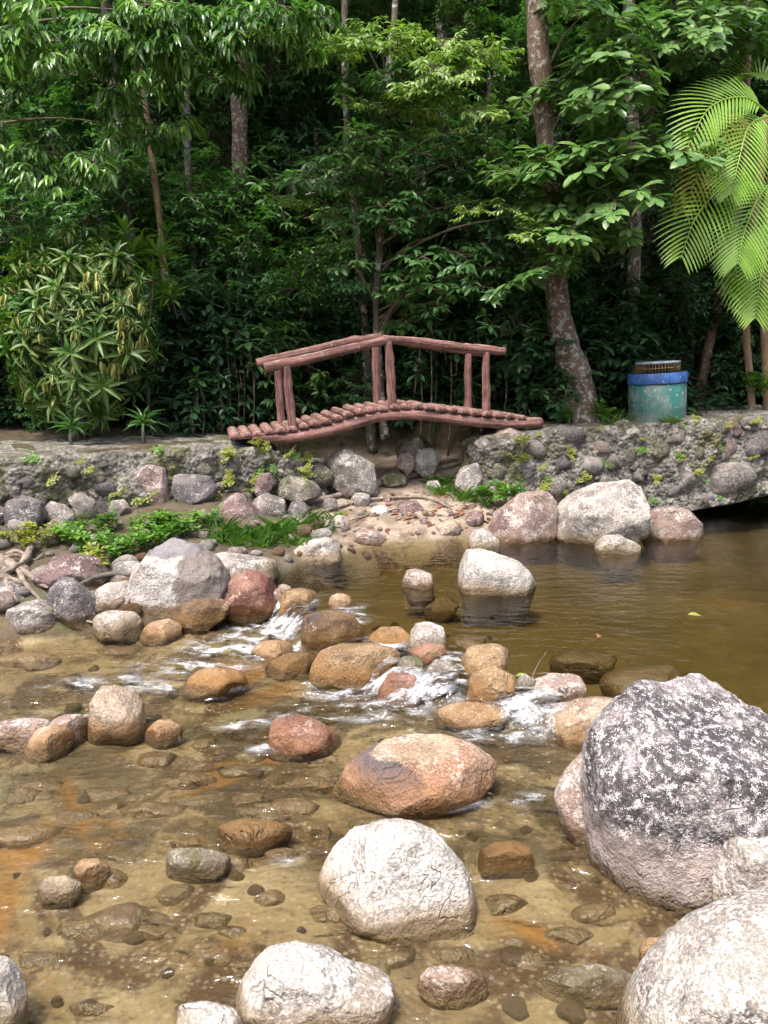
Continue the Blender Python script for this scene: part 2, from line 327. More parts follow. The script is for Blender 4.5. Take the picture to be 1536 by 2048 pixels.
# ------------------------------------------------------------------ water: pool above, riffle below the stone weir
WEIR = np.array([(-1.1, 5.9), (-.85, 5.35), (-.52, 4.72), (-.2, 4.15), (.12, 3.78), (.42, 3.62), (.85, 3.42), (1.5, 3.2), (5, 2.9), (40, 2.0)])
def weir_sd(x, y):
    best = np.full(x.shape, 1e9); sg = np.ones(x.shape)
    for (ax, ay), (bx, by) in zip(WEIR[:-1], WEIR[1:]):
        dx, dy = bx - ax, by - ay; t = np.clip(((x - ax) * dx + (y - ay) * dy) / (dx * dx + dy * dy), 0, 1)
        ex, ey = x - ax - t * dx, y - ay - t * dy; d = np.hypot(ex, ey); s = np.sign(dx * ey - dy * ex)
        m = d < best; best = np.where(m, d, best); sg = np.where(m, s, sg)
    return best * sg
LOW = -.13
FOAM = [(575, 1240, 50, 22, 1), (530, 1268, 80, 20, .9), (480, 1296, 110, 22, .8), (380, 1335, 130, 18, .55), (210, 1362, 160, 14, .4), (600, 1300, 60, 16, 1),
        (700, 1378, 110, 18, .75), (850, 1402, 75, 20, 1), (905, 1375, 26, 40, 1), (640, 1428, 100, 14, .6), (760, 1424, 90, 18, .9), (1060, 1446, 66, 24, 1),
        (980, 1470, 90, 16, .8), (900, 1560, 70, 30, .55), (1080, 1600, 70, 18, .6), (490, 1450, 60, 14, .6), (120, 1428, 90, 9, .5), (760, 1340, 60, 30, .6), (700, 1268, 40, 25, .6),
        (545, 1500, 90, 10, .4), (880, 1610, 120, 12, .4), (580, 1720, 50, 14, .3), (340, 1375, 160, 12, .4)]
FW = []
for (px, py, rx, ry, s) in FOAM:
    c0 = Pz(px, py, LOW); cx = Pz(px + rx, py, LOW); cy = Pz(px, py - ry, LOW); FW.append((c0[0], c0[1], cx[0] - c0[0], cy[1] - c0[1], s))
def water_fields(x, y):
    sd = weir_sd(x, y); low = sstep(.03, -.16, sd)
    P = np.stack([x * 5 + y * 1.5, y * 11, np.zeros_like(x)], 1)
    act = sstep(.02, -.1, sd) * (0.42 + .58 * np.exp(-np.clip(-sd - .1, 0, None) / .9))
    foam = np.zeros_like(x)
    for cx, cy, rx, ry, s in FW:
        foam = np.maximum(foam, s * np.exp(-1.1 * (((x - cx) / rx) ** 2 + ((y - cy) / ry) ** 2)))
    amp = .002 + .010 * act + .016 * foam
    z = LOW * low + amp * fbm(P * 1.6, 21, 4, .6) + .010 * foam
    z = z - .03 * sstep(-.8, -2.5, sd)
    return z, foam, act
wxs, wys = axis(-2.9, 2.6, .018, 60, 1.35), axis(1.2, 5.7, .018, 9.9, 1.12)
wys = wys[(wys > .3) & (wys < 10.4)]
wv, wf = grid(wxs, wys, lambda x, y: water_fields(x, y)[0]); nx, ny = len(wxs), len(wys)
_, foam, act = water_fields(wv[:, 0], wv[:, 1])
edge = np.concatenate([np.arange(nx), np.arange(1, ny) * nx + nx - 1, (ny - 1) * nx + np.arange(nx - 2, -1, -1), np.arange(ny - 2, 0, -1) * nx])
low_ring = wv[edge].copy(); low_ring[:, 2] = -1.0; nb = len(wv); ne = len(edge)
wfl = wf.tolist() + [[int(edge[(i + 1) % ne]), int(edge[i]), nb + i, nb + (i + 1) % ne] for i in range(ne)] + [[nb + i for i in range(ne)][::-1]]
wv = np.vstack([wv, low_ring]); foam = np.concatenate([foam, np.zeros(ne)]); act = np.concatenate([act, np.zeros(ne)])
k = NT('water'); v = k.posvec((1, 2.2, 1)); v3 = k.posvec((1.0, 2.6, 1))
af = k.n('Attribute', attribute_name='foam').outputs['Fac']; aa = k.n('Attribute', attribute_name='act').outputs['Fac']
h = k.math('ADD', k.math('MULTIPLY', k.noise(v, 7, 3, .5, .4), .9), k.math('MULTIPLY', k.noise(v3, 22, 2, .5, .3), .15))
hs = k.math('MULTIPLY', h, k.math('ADD', .4, k.math('MULTIPLY', aa, 2.2)))
nm = k.bump(hs, .5, .05)
gl = k.n('BsdfGlossy'); gl.inputs['Roughness'].default_value = .03; gl.inputs['Color'].default_value = (1, 1, 1, 1); k.l(nm, gl.inputs['Normal'])
tr = k.n('BsdfTransparent'); tr.inputs[0].default_value = (.96, .95, .92, 1)
fr = k.n('Fresnel'); fr.inputs[0].default_value = 1.33; k.l(nm, fr.inputs['Normal'])
mx = k.n('MixShader'); k.l(fr.outputs[0], mx.inputs[0]); k.l(tr.outputs[0], mx.inputs[1]); k.l(gl.outputs[0], mx.inputs[2])
fd = k.n('BsdfPrincipled'); fd.inputs['Base Color'].default_value = (.86, .88, .9, 1); fd.inputs['Roughness'].default_value = .35
fv = k.posvec((.75, 1.7, 1))
def thread(sc, d=.6):
    q = k.math('SUBTRACT', 1.0, k.math('MULTIPLY', k.math('ABSOLUTE', k.math('SUBTRACT', k.noise(fv, sc, 4, .6, d), .5)), 7.0)); return k.math('MAXIMUM', q, 0.0)
th_ = k.math('MAXIMUM', thread(17, 1.2), k.math('MULTIPLY', thread(38, .8), .9)); spk = k.rng(k.noise(k.posvec((1, 1.3, 1)), 95, 2, .6), .57, .68)
fn = k.math('MAXIMUM', th_, spk); patch = k.rng(k.noise(fv, 6, 4, .65, .6), .42, .68)
ff = k.math('MULTIPLY', k.math('MULTIPLY', fn, k.rng(af, .05, .6)), patch)
ff = k.math('MAXIMUM', ff, k.math('MULTIPLY', k.rng(af, .62, 1.0), k.math('MULTIPLY', k.rng(k.noise(fv, 26, 5, .7, .5), .50, .68), .42)))
k.l(k.bump(fn, .8, .02), fd.inputs['Normal'])
m2 = k.n('MixShader'); k.l(k.math('MINIMUM', k.math('MULTIPLY', ff, 1.5), .96), m2.inputs[0]); k.l(mx.outputs[0], m2.inputs[1]); k.l(fd.outputs[0], m2.inputs[2]); k.l(m2.outputs[0], k.out.inputs[0])
va = k.n('VolumeAbsorption'); va.inputs['Color'].default_value = (.53, .47, .18, 1); va.inputs['Density'].default_value = 2.2; k.l(va.outputs[0], k.out.inputs['Volume'])
k.t.nodes.remove(k.bsdf)
tag(link('stream_water', mesh('stream_water', wv, wfl, [k.mat], attrs={'foam': foam, 'act': act})), kind='structure')

# ------------------------------------------------------------------ stones
_ico = {}
def ico(n):
    if n not in _ico:
        bm = bmesh.new(); bmesh.ops.create_icosphere(bm, subdivisions=n, radius=1)
        _ico[n] = (np.array([q.co[:] for q in bm.verts]), [tuple(x.index for x in f.verts) for f in bm.faces]); bm.free()
    return _ico[n]
def outline_r(poly):
    p = np.asarray(poly, float); q = np.vstack([p, p[:1]]); dense = []
    for a, b in zip(q[:-1], q[1:]):
        for t in np.linspace(0, 1, 24, endpoint=False): dense.append(a + (b - a) * t)
    d = np.array(dense); th = np.arctan2(d[:, 1], d[:, 0]); r = np.hypot(d[:, 0], d[:, 1]); o = np.argsort(th); th, r = th[o], r[o]
    g = np.linspace(-np.pi, np.pi, 181)[:-1]; rr = np.interp(g, th, r, period=2 * np.pi)
    kk = np.array([1, 2, 3, 2, 1.]); kk /= kk.sum(); rr = sum(w * np.roll(rr, s) for w, s in zip(kk, range(-2, 3)))
    return lambda t: np.interp(t, g, rr, period=2 * np.pi)
def rock_shape(rfun, D, sub, seed, rough=.05, facets=5, below=1.25, chunky=.85):
    d, f = ico(sub); r_ = np.random.RandomState(seed)
    th = np.arctan2(d[:, 2], d[:, 0]); rho = np.hypot(d[:, 0], d[:, 2]); R = rfun(th); R0 = R.mean()
    rho2 = np.clip(rho, 0, 1) ** chunky
    p = np.stack([R * rho2 * np.cos(th), D * np.sign(d[:, 1]) * np.abs(d[:, 1]) ** chunky, R * rho2 * np.sin(th)], 1)
    size = (R0 + D) * .5
    for _ in range(facets):
        n = r_.normal(size=3); n[1] = -abs(n[1]) * 1.5; n[2] = abs(n[2]) if r_.rand() > .25 else n[2]; n /= np.linalg.norm(n)
        s = p @ n; o = s.max() * r_.uniform(.66, .9); p = p - np.outer(np.clip(s - o, 0, None) * .95, n)
    nrm = p / (np.linalg.norm(p, axis=1)[:, None] + 1e-9)
    p = p + nrm * (fbm(p / size * 1.3, seed, 3) * rough * size)[:, None]
    rid = 1 - np.abs(fbm(p / size * 2.6, seed + 5, 4, .55)); p = p + nrm * ((rid - .7) * rough * .7 * size)[:, None]
    if sub >= 5: p = p + nrm * (fbm(p / size * 14, seed + 9, 3, .6) * rough * .2 * size)[:, None]
    p[:, 2] = np.where(p[:, 2] < 0, p[:, 2] * below, p[:, 2])
    return p, f
def gz(x, y): return float(ground_z(np.array([x]), np.array([y]))[0])
def Pg(px, py):
    '''where the line of sight meets the ground'''
    r = ray(px, py); ts = np.linspace(1.2, 14, 500); q = CAM + ts[:, None] * r; b = q[:, 2] < ground_z(q[:, 0], q[:, 1]); return q[np.argmax(b)] if b.any() else q[-1]
def boulder(poly, mat, label, wl=LOW, D=None, depth_k=.8, sub=4, seed=None, rough=.05, facets=9, below=1.3, base=None, name='boulder', parent=None, ydist=None, dz=0, group=None, cat=None):
    """stone whose outline is given as the photo shows it: placed on the water or ground plane it stands in, with its own depth"""
    p = np.asarray(poly, float); c = (p.max(0) + p.min(0)) / 2; h = (p[:, 1].max() - p[:, 1].min()) / 2; w = (p[:, 0].max() - p[:, 0].min()) / 2
    by = base if base is not None else p[:, 1].max()
    r = ray(*c); pitch = math.atan2(-r[2], math.hypot(r[0], r[1]))
    d0 = Pz(c[0], by, wl)[1] if ydist is None else ydist
    y0 = d0; Dm = .1
    for _ in range(3):
        s = y0 / (ray(*c)[1]) / FPX
        Dm = depth_k * w * s if D is None else D
        if math.sin(pitch) > .05: Dm = min(Dm, .62 * h * s / math.sin(pitch))
        y0 = d0 + .8 * Dm if ydist is None else ydist
    V = math.sqrt(max((h * s) ** 2 - (Dm * math.sin(pitch)) ** 2, (.35 * h * s) ** 2)) / math.cos(pitch)
    q = (p - c) * [s, -s]; q[:, 1] *= V / (h * s)
    if parent is None and ydist is None: q[:, 1] = np.where(q[:, 1] < 0, q[:, 1] * 1.25, q[:, 1])
    seed = seed if seed is not None else int(abs(c[0] * 7 + c[1] * 13)) % 9973
    vv, ff = rock_shape(outline_r(q), Dm, sub, seed, rough, facets, below)
    ctr = Py(c[0], c[1], y0); ctr[2] += dz
    if parent is None and ydist is None and -.125 < wl < -.015: ctr[2] += .022; vv *= 1.08       # weir stones stand a little proud
    if parent is None:                                      # the buried foot of the stone reaches the ground it stands in
        need = ctr[2] - (gz(ctr[0], ctr[1]) - .05); zm = -vv[:, 2].min()
        if need > zm: vv[:, 2] = np.where(vv[:, 2] < 0, vv[:, 2] * min(need / zm, 1.8), vv[:, 2])
        if wl == 0 and ydist is None:
            dep = np.clip(-(vv[:, 2] + ctr[2]) / .16, 0, 1); vv[:, :2] *= (1 - .22 * dep)[:, None]
    o = link(name, mesh(name, vv, ff, [ROCKM[mat]], attrs={'wl': np.full(len(vv), wl if (wl > -.15 and ydist is None) else (0 if ydist is None else -.6))}), loc=ctr)
    if parent: o.parent = parent; o.location = Vector(ctr) - parent.location
    else: tag(o, label, cat or ('boulder' if w > 55 else 'stone'), group)
    return o
def ell(x0, y0, x1, y1, seed=0, n=11, j=.1):
    r_ = np.random.RandomState(seed + int(x0 * 3 + y0)); t = np.linspace(0, 2 * np.pi, n, endpoint=False)
    rr = 1 + r_.uniform(-j, j, n); return [((x0 + x1) / 2 + (x1 - x0) / 2 * a * np.cos(b), (y0 + y1) / 2 + (y1 - y0) / 2 * a * np.sin(b)) for a, b in zip(rr, t)]

B = boulder
# near side of the stream
B([(1180, 1640), (1176, 1520), (1185, 1470), (1235, 1410), (1290, 1375), (1312, 1370), (1335, 1394), (1380, 1372), (1440, 1353), (1490, 1370), (1540, 1430), (1600, 1500), (1640, 1600), (1610, 1700), (1500, 1740), (1430, 1785), (1330, 1802), (1260, 1795), (1205, 1740), (1180, 1690)],
  'speckled', 'huge dark boulder speckled with white lichen, notch in its top', sub=6, rough=.05, facets=9, below=1.1, depth_k=.8)
B([(1108, 1600), (1130, 1550), (1185, 1490), (1260, 1500), (1280, 1620), (1200, 1705), (1150, 1660)], 'pinkgrey', 'pinkish rough boulder wedged behind the huge speckled boulder', sub=5, base=1690)
B([(1432, 1770), (1440, 1710), (1480, 1685), (1536, 1680), (1590, 1700), (1610, 1780), (1540, 1825), (1460, 1832), (1437, 1810)], 'palegrey', 'rounded grey stone tucked under the huge speckled boulder', sub=5, base=1880)
B([(1250, 2070), (1290, 2000), (1380, 1905), (1460, 1855), (1536, 1822), (1650, 1795), (1790, 1830), (1830, 2000), (1750, 2200), (1400, 2240), (1270, 2180)], 'palegrey', 'broad pale grey boulder with smooth streaky back below the rounded grey stone', sub=6, rough=.03, below=1.1, depth_k=.7, facets=6)
B([(622, 1780), (640, 1720), (690, 1675), (770, 1655), (830, 1655), (890, 1690), (930, 1740), (953, 1800), (948, 1850), (870, 1850), (800, 1862), (750, 1835), (690, 1805), (640, 1795)], 'white', 'domed white and grey boulder standing alone amid shallow brown water', sub=6, rough=.04, facets=8, depth_k=.65)
B([(468, 1990), (475, 1940), (520, 1910), (590, 1902), (650, 1915), (720, 1955), (790, 1975), (785, 2015), (700, 2052), (600, 2066), (500, 2046), (473, 2025)], 'white', 'white pink-tinged boulder sloping into an orange wet edge', sub=6, rough=.04, facets=2, depth_k=.65)
B([(308, 2060), (350, 2022), (410, 2013), (470, 2030), (495, 2070), (420, 2110), (340, 2105)], 'white', 'pale boulder barely showing beside the white pink-tinged boulder', sub=5, rough=.03)
B([(-70, 1980), (-40, 1930), (0, 1920), (30, 1945), (50, 1990), (46, 2035), (10, 2066), (-50, 2070)], 'palegrey', 'round greyish boulder at the shallow gravelly stream edge', sub=5)
B([(652, 1585), (690, 1540), (760, 1490), (830, 1470), (900, 1475), (960, 1495), (998, 1535), (960, 1580), (880, 1605), (780, 1616), (690, 1610)], 'tanpatch', 'broad low tan boulder with dark purple patch on its face', sub=6, rough=.035, facets=7, depth_k=.8)
B([(525, 1465), (545, 1440), (590, 1432), (640, 1450), (692, 1485), (694, 1497), (640, 1502), (560, 1508), (533, 1497)], 'red', 'reddish brown wedge-shaped stone upstream of the broad tan boulder', sub=5)
B([(174, 1455), (180, 1410), (200, 1375), (230, 1370), (265, 1385), (289, 1420), (289, 1458), (240, 1472), (183, 1474)], 'tan', 'upright tan stone rising tall from the riffle', sub=5, facets=7)
B([(-40, 1465), (0, 1443), (60, 1438), (107, 1445), (92, 1477), (40, 1492), (-30, 1492)], 'pinkgrey', 'flat pinkish grey stone beside two smaller ones in the riffle', sub=4)
B([(102, 1440), (130, 1428), (160, 1432), (173, 1460), (166, 1482), (130, 1478), (105, 1452)], 'pinkgrey', 'small mottled round stone leaning on the upright tan stone', sub=4)
B([(40, 1502), (70, 1462), (100, 1451), (140, 1470), (148, 1493), (90, 1507), (48, 1510)], 'tan', 'yellowish pointed stone in front of the flat pinkish one', sub=4)
B([(284, 1467), (310, 1441), (340, 1441), (372, 1464), (340, 1477), (295, 1477)], 'tan', 'small tan stone close beside the upright tan stone', sub=4)
B([(346, 1380), (390, 1345), (430, 1332), (470, 1340), (502, 1367), (460, 1378), (380, 1384)], 'orange', 'low orange-pink hump of stone surrounded by white water', sub=5, facets=6)
B([(520, 1337), (560, 1312), (610, 1305), (642, 1320), (622, 1347), (560, 1352)], 'brown', 'wet dark brown stone in the foam below the weir', sub=4)
B([(620, 1352), (640, 1315), (680, 1299), (740, 1297), (792, 1310), (802, 1342), (770, 1362), (690, 1368), (638, 1364)], 'orange', 'large wet orange stone in the weir', sub=5, wl=-.1)
B([(603, 1272), (610, 1242), (650, 1230), (700, 1240), (727, 1270), (722, 1297), (650, 1303), (608, 1292)], 'brown', 'brown algae-covered stone splitting the weir flow', sub=4, wl=-.08)
B([(733, 1290), (760, 1265), (800, 1262), (822, 1285), (800, 1307), (750, 1307)], 'orange', 'small wet tawny stone in the weir next to a rounder grey one', sub=4, wl=-.06)
B([(813, 1282), (830, 1258), (860, 1252), (885, 1265), (890, 1292), (860, 1307), (820, 1302)], 'palegrey', 'rounded greyish tan stone on the pool side of the weir', sub=4, wl=-.04)
B([(752, 1388), (775, 1350), (820, 1344), (852, 1365), (853, 1398), (800, 1409), (762, 1405)], 'red', 'wet dark red stone at the foot of the weir', sub=4)
B([(818, 1312), (850, 1295), (890, 1299), (897, 1320), (850, 1332), (823, 1327)], 'red', 'small rusty stone carrying a yellow leaf in the weir', sub=4, wl=-.05)
B([(848, 1352), (870, 1328), (900, 1330), (912, 1357), (880, 1368), (853, 1365)], 'grey', 'small grey stone in the weir above the dark red one', sub=4, wl=-.07)
B([(793, 1342), (805, 1322), (835, 1321), (850, 1335), (840, 1350), (805, 1352)], 'mossy', 'small greenish stone in the weir between red and orange ones', sub=4, wl=-.07)
B([(918, 1342), (940, 1305), (1000, 1300), (1037, 1320), (990, 1348), (950, 1368), (923, 1362)], 'orange', 'slanting tawny stone half under the pool at the weir', sub=4, wl=-.05)
B([(933, 1402), (945, 1360), (990, 1344), (1030, 1365), (1034, 1402), (990, 1418), (943, 1418)], 'orange', 'wet ochre stone in the weir with a bright green leaf on it', sub=5, wl=-.09)
B([(963, 1412), (985, 1385), (1020, 1380), (1042, 1400), (1042, 1424), (1000, 1426)], 'olive', 'olive grey stone leaning against the wet ochre stone', sub=4, wl=-.11)
B([(1026, 1382), (1045, 1357), (1070, 1368), (1068, 1390), (1045, 1392)], 'grey', 'little round grey stone behind the olive stone in the weir', sub=4, wl=-.05)
B([(1053, 1412), (1070, 1375), (1110, 1360), (1160, 1357), (1168, 1375), (1152, 1408), (1100, 1420)], 'pinkgrey', 'brown blocky stone in the weir beside the small round one', sub=5, wl=-.09)
B([(873, 1422), (900, 1408), (960, 1405), (1014, 1420), (1012, 1442), (950, 1453), (888, 1443)], 'tan', 'long low orange-tan stone just below the weir', sub=5, facets=6)
B([(1073, 1467), (1100, 1435), (1160, 1405), (1232, 1396), (1290, 1420), (1240, 1475), (1150, 1494), (1098, 1483)], 'tan', 'sloping orange-tan boulder leaning against the huge speckled boulder', sub=5, depth_k=.7)
B(ell(1100, 1303, 1242, 1350), 'olive', 'olive green boulder lying just under the pool surface', sub=4, wl=-.2, facets=6)
B(ell(1195, 1332, 1420, 1420), 'brown', 'large dark submerged boulder in the pool behind the speckled boulder', sub=4, wl=-.2, facets=6)
B(ell(880, 1268, 990, 1320), 'brown', 'brown submerged stone in the pool behind the weir', sub=4, wl=-.2)
B(ell(838, 1190, 918, 1232), 'orange', 'orange submerged stone beside the white pool rock', sub=4, wl=-.2)
B([(895, 1178), (910, 1125), (935, 1098), (965, 1100), (1000, 1112), (1040, 1125), (1070, 1150), (1092, 1177), (1040, 1186), (960, 1188), (908, 1187)], 'white', 'bright white angular boulder mirrored in the still pool', wl=0, sub=6, rough=.045, facets=2, depth_k=.6)
B([(800, 1168), (815, 1140), (835, 1137), (865, 1150), (882, 1170), (850, 1180), (815, 1180)], 'pinkgrey', 'small two-toned stone in the pool next to the white boulder', wl=0, sub=4)
B([(928, 1087), (945, 1062), (970, 1057), (1000, 1080), (1003, 1100), (960, 1105), (933, 1097)], 'palegrey', 'small tan stone at the beach edge of the pool', wl=0, sub=4)
B([(965, 1078), (985, 1030), (1040, 985), (1090, 979), (1113, 1000), (1114, 1052), (1095, 1082), (1030, 1086), (976, 1088)], 'pinkgrey', 'brownish pink boulder between the beach and the large lichened boulder', wl=0, sub=5, facets=6)
B([(1106, 1052), (1115, 1020), (1150, 985), (1200, 968), (1260, 959), (1300, 978), (1307, 1015), (1287, 1052), (1230, 1082), (1150, 1090), (1113, 1078)], 'palegrey', 'large lichened boulder with pale top against the wall under the bin', wl=0, sub=6, rough=.045, facets=5)
B([(1281, 1067), (1295, 1030), (1320, 1012), (1370, 1018), (1402, 1045), (1414, 1077), (1350, 1084), (1288, 1080)], 'pinkgrey', 'rounded brownish boulder beside the dark hollow under the wall', wl=0, sub=5)
B([(1188, 1092), (1210, 1072), (1240, 1069), (1280, 1090), (1277, 1110), (1220, 1111), (1193, 1102)], 'palegrey', 'low cream stone in the water before the large lichened boulder', wl=0, sub=4)
B([(1240, 1078), (1255, 1068), (1280, 1072), (1285, 1085), (1260, 1090)], 'palegrey', 'little flat stone squeezed between boulders at the pool edge', wl=0, sub=4)
# left bank pile
B([(258, 1190), (275, 1150), (310, 1110), (345, 1091), (390, 1100), (430, 1130), (450, 1165), (432, 1203), (370, 1218), (330, 1225), (288, 1213), (260, 1203)], 'whitedark', 'big angular white boulder with dark flank on the bank pile', wl=-.02, sub=6, rough=.05, facets=9)
B([(395, 1140), (415, 1112), (440, 1104), (500, 1115), (560, 1130), (568, 1150), (500, 1168), (420, 1160)], 'palegrey', 'long pale slab of rock behind the red stone', wl=.06, sub=5)
B([(435, 1190), (455, 1165), (500, 1151), (540, 1162), (554, 1190), (542, 1218), (490, 1238), (453, 1218)], 'red', 'smooth red and orange stone at the head of the riffle', wl=-.1, sub=5)
B([(346, 1217), (370, 1200), (420, 1199), (455, 1215), (447, 1247), (400, 1260), (358, 1252)], 'brown', 'brown stone with ochre base under the angular white boulder', sub=5, wl=-.12)
B([(276, 1267), (300, 1245), (335, 1237), (362, 1255), (362, 1272), (310, 1280)], 'tan', 'smooth yellow-tan stone at the water line of the pile', sub=4)
B([(173, 1247), (210, 1230), (260, 1231), (284, 1255), (272, 1270), (210, 1268)], 'palegrey', 'pale cracked stone at the water line of the pile', sub=4, wl=-.1)
B([(60, 1142), (90, 1115), (150, 1109), (190, 1119), (213, 1150), (202, 1178), (150, 1181), (88, 1158)], 'purple', 'large purple-brown rounded boulder on the bank pile', wl=.08, sub=5, facets=6)
B([(96, 1187), (115, 1161), (140, 1164), (175, 1195), (190, 1222), (182, 1245), (150, 1243), (108, 1222)], 'darkgrey', 'dark grey lichen-dusted stone tilted in the bank pile', wl=-.05, sub=5)
B([(178, 1197), (210, 1175), (255, 1171), (266, 1195), (252, 1217), (210, 1228), (188, 1218)], 'palegrey', 'pale grey stone with a root lying over it', wl=-.03, sub=4)
B([(13, 1252), (25, 1220), (70, 1209), (110, 1215), (120, 1242), (90, 1264), (38, 1269)], 'grey', 'squat greenish grey stone beside the tree roots', wl=-.1, sub=5)
B([(-40, 1200), (-10, 1172), (20, 1170), (45, 1185), (54, 1207), (30, 1233), (-30, 1235)], 'grey', 'grey stone half hidden below the root tangle', wl=-.04, sub=4)
B([(208, 1152), (230, 1125), (275, 1121), (290, 1140), (270, 1172), (218, 1174)], 'grey', 'dull grey stone between purple boulder and angular white boulder', wl=.05, sub=4)
B([(563, 1112), (600, 1090), (650, 1075), (680, 1079), (686, 1120), (640, 1126), (588, 1128)], 'palegrey', 'pale flat-topped rock where the bank meets the pool', wl=0, sub=5, facets=7)
B(ell(653, 1194, 702, 1223), 'tan', 'little yellow stone standing in the weir inlet', wl=-.03, sub=4)
B([(538, 1228), (560, 1190), (600, 1184), (645, 1195), (625, 1228), (570, 1235)], 'orange', 'wet rusty orange stone next to the smooth red stone', wl=-.08, sub=4)
B(ell(46, 1172, 80, 1202), 'pinkgrey', 'small pinkish cobble below the root tangle', wl=-.02, sub=3)
B(ell(540, 1182, 562, 1204), 'pinkgrey', 'tiny cobble between the red and rusty orange stones', wl=-.03, sub=3)
B(ell(552, 1168, 582, 1190), 'palegrey', 'tiny pale cobble behind the rusty orange stone', wl=-.01, sub=3)
B(ell(500, 1275, 600, 1320), 'tan', 'pale wet stone washed by white water in the riffle', sub=4, dz=-.02, facets=6)
# shallow water on the near left
B([(428, 1655), (470, 1635), (540, 1640), (592, 1655), (582, 1682), (480, 1692), (433, 1682)], 'brown', 'wet brown stone with a pale dry spot on top', sub=4, dz=-.01)
B([(318, 1722), (340, 1700), (400, 1699), (462, 1715), (468, 1737), (400, 1748), (333, 1743)], 'mossy', 'oblong greenish tan stone just clearing the water', sub=4)
B([(138, 1747), (160, 1722), (195, 1719), (219, 1740), (207, 1761), (150, 1763)], 'tan', 'little egg-shaped tan stone on the shallow gravel bar', sub=4)
B([(58, 1777), (90, 1757), (130, 1754), (167, 1770), (152, 1788), (80, 1793)], 'palegrey', 'small flat whitish stone beside the egg-shaped one', sub=4)
B([(122, 1862), (155, 1820), (210, 1797), (265, 1791), (300, 1815), (342, 1820), (354, 1860), (300, 1908), (230, 1893), (158, 1873)], 'purple', 'half-submerged slab with its dry grey top showing', sub=5, dz=-.05, base=1860, facets=4)
B(ell(20, 1905, 150, 1955), 'olive', 'olive stone under the water beside the half-submerged slab', sub=4, wl=-.22)
B([(943, 1722), (965, 1690), (1020, 1674), (1077, 1690), (1088, 1717), (1030, 1738), (968, 1738)], 'brown', 'flat brown stone awash behind the domed white boulder', sub=4, dz=-.02, facets=6)
B([(823, 1967), (850, 1940), (920, 1939), (970, 1958), (983, 1977), (930, 1995), (858, 1988)], 'pinkgrey', 'rough pink oblong stone in the shallow brown water', sub=5, rough=.08)
B([(1062, 1967), (1100, 1935), (1190, 1919), (1260, 1935), (1294, 1962), (1240, 1988), (1130, 1999), (1078, 1989)], 'mossy', 'wide flat olive and white stone mostly awash', sub=5, dz=-.025, facets=5)
B([(1278, 1902), (1300, 1882), (1340, 1877), (1365, 1890), (1353, 1912), (1300, 1934), (1283, 1922)], 'tan', 'small yellowish pitted stone by the broad pale grey boulder', sub=4, rough=.07)
SUBM = [(90, 1605, 205, 1650, 'brown'), (215, 1590, 395, 1640, 'brown'), (570, 1625, 665, 1672, 'brown'), (690, 1618, 790, 1655, 'olive'), (-40, 1635, 140, 1700, 'orange'),
        (80, 1652, 168, 1692, 'olive'), (955, 1770, 1070, 1835, 'olive'), (425, 1832, 500, 1872, 'olive'), (290, 1752, 410, 1800, 'olive'), (505, 1765, 580, 1815, 'brown'),
        (380, 1575, 470, 1610, 'olive'), (0, 1560, 90, 1605, 'olive'), (640, 1720, 700, 1760, 'brown'), (990, 1860, 1080, 1905, 'olive'), (690, 1900, 800, 1960, 'olive'),
        (170, 1280, 300, 1305, 'tan'), (-20, 1292, 115, 1335, 'orange'), (500, 1512, 570, 1540, 'olive'), (250, 1490, 370, 1525, 'red'), (380, 1462, 440, 1490, 'orange'),
        (20, 1745, 60, 1775, 'olive'), (1075, 1840, 1160, 1880, 'brown'), (400, 1890, 480, 1930, 'olive'), (890, 2000, 1010, 2045, 'mossy'), (150, 1720, 260, 1770, 'brown'),
        (1060, 1530, 1120, 1570, 'olive'), (330, 1640, 400, 1665, 'olive'), (470, 1700, 560, 1735, 'brown'), (1010, 1925, 1060, 1960, 'tan'), (220, 1790, 300, 1830, 'brown')]
rq = np.random.RandomState(21)
for _ in range(34):
    xa, ya = rq.uniform(-30, 860), rq.uniform(1485, 1700); wa = rq.uniform(60, 150); SUBM.append((xa, ya, xa + wa, ya + wa * rq.uniform(.28, .45), ('brown', 'olive', 'brown', 'mossy', 'orange')[rq.randint(5)]))
for _ in range(16):
    xa, ya = rq.uniform(-30, 1150), rq.uniform(1760, 2000); wa = rq.uniform(60, 130); SUBM.append((xa, ya, xa + wa, ya + wa * rq.uniform(.3, .5), ('brown', 'olive', 'mossy')[rq.randint(3)]))
for (x0, y0, x1, y1, m) in SUBM:
    B(ell(x0, y0, x1, y1, 3), m, 'dark rounded stone lying under the shallow stream water', sub=4, wl=-.17, below=1.0, dz=-.04, name='river_stone', group='stones lying under the stream water', cat='stone', facets=6)
# rocks under and beside the bridge, on the beach
B([(643, 925), (655, 898), (690, 893), (730, 915), (762, 940), (755, 968), (690, 968), (650, 950)], 'grey', 'grey lichened boulder under the bridge end farther from the bin', ydist=7.75, sub=5)
B([(783, 900), (800, 880), (840, 873), (868, 885), (873, 915), (830, 925), (790, 918)], 'mossy', 'round mossy boulder in the shade beneath the bridge', ydist=8.6, sub=5)
B([(820, 925), (835, 900), (865, 896), (885, 915), (860, 935)], 'palegrey', 'pale broken stone leaning on the mossy boulder', ydist=8.35, sub=4)
B([(792, 925), (800, 908), (820, 905), (835, 922), (815, 935)], 'pinkgrey', 'small brown stone before the mossy boulder', ydist=8.2, sub=4)
B([(735, 1035), (745, 1013), (770, 1010), (790, 1025), (775, 1042)], 'white', 'bright white stone on the sandy beach', ydist=7.25, sub=4)
B([(905, 965), (925, 930), (955, 925), (968, 950), (950, 980), (915, 985)], 'grey', 'grey stone leaning at the beach end of the wall under the bin', ydist=7.75, sub=4)
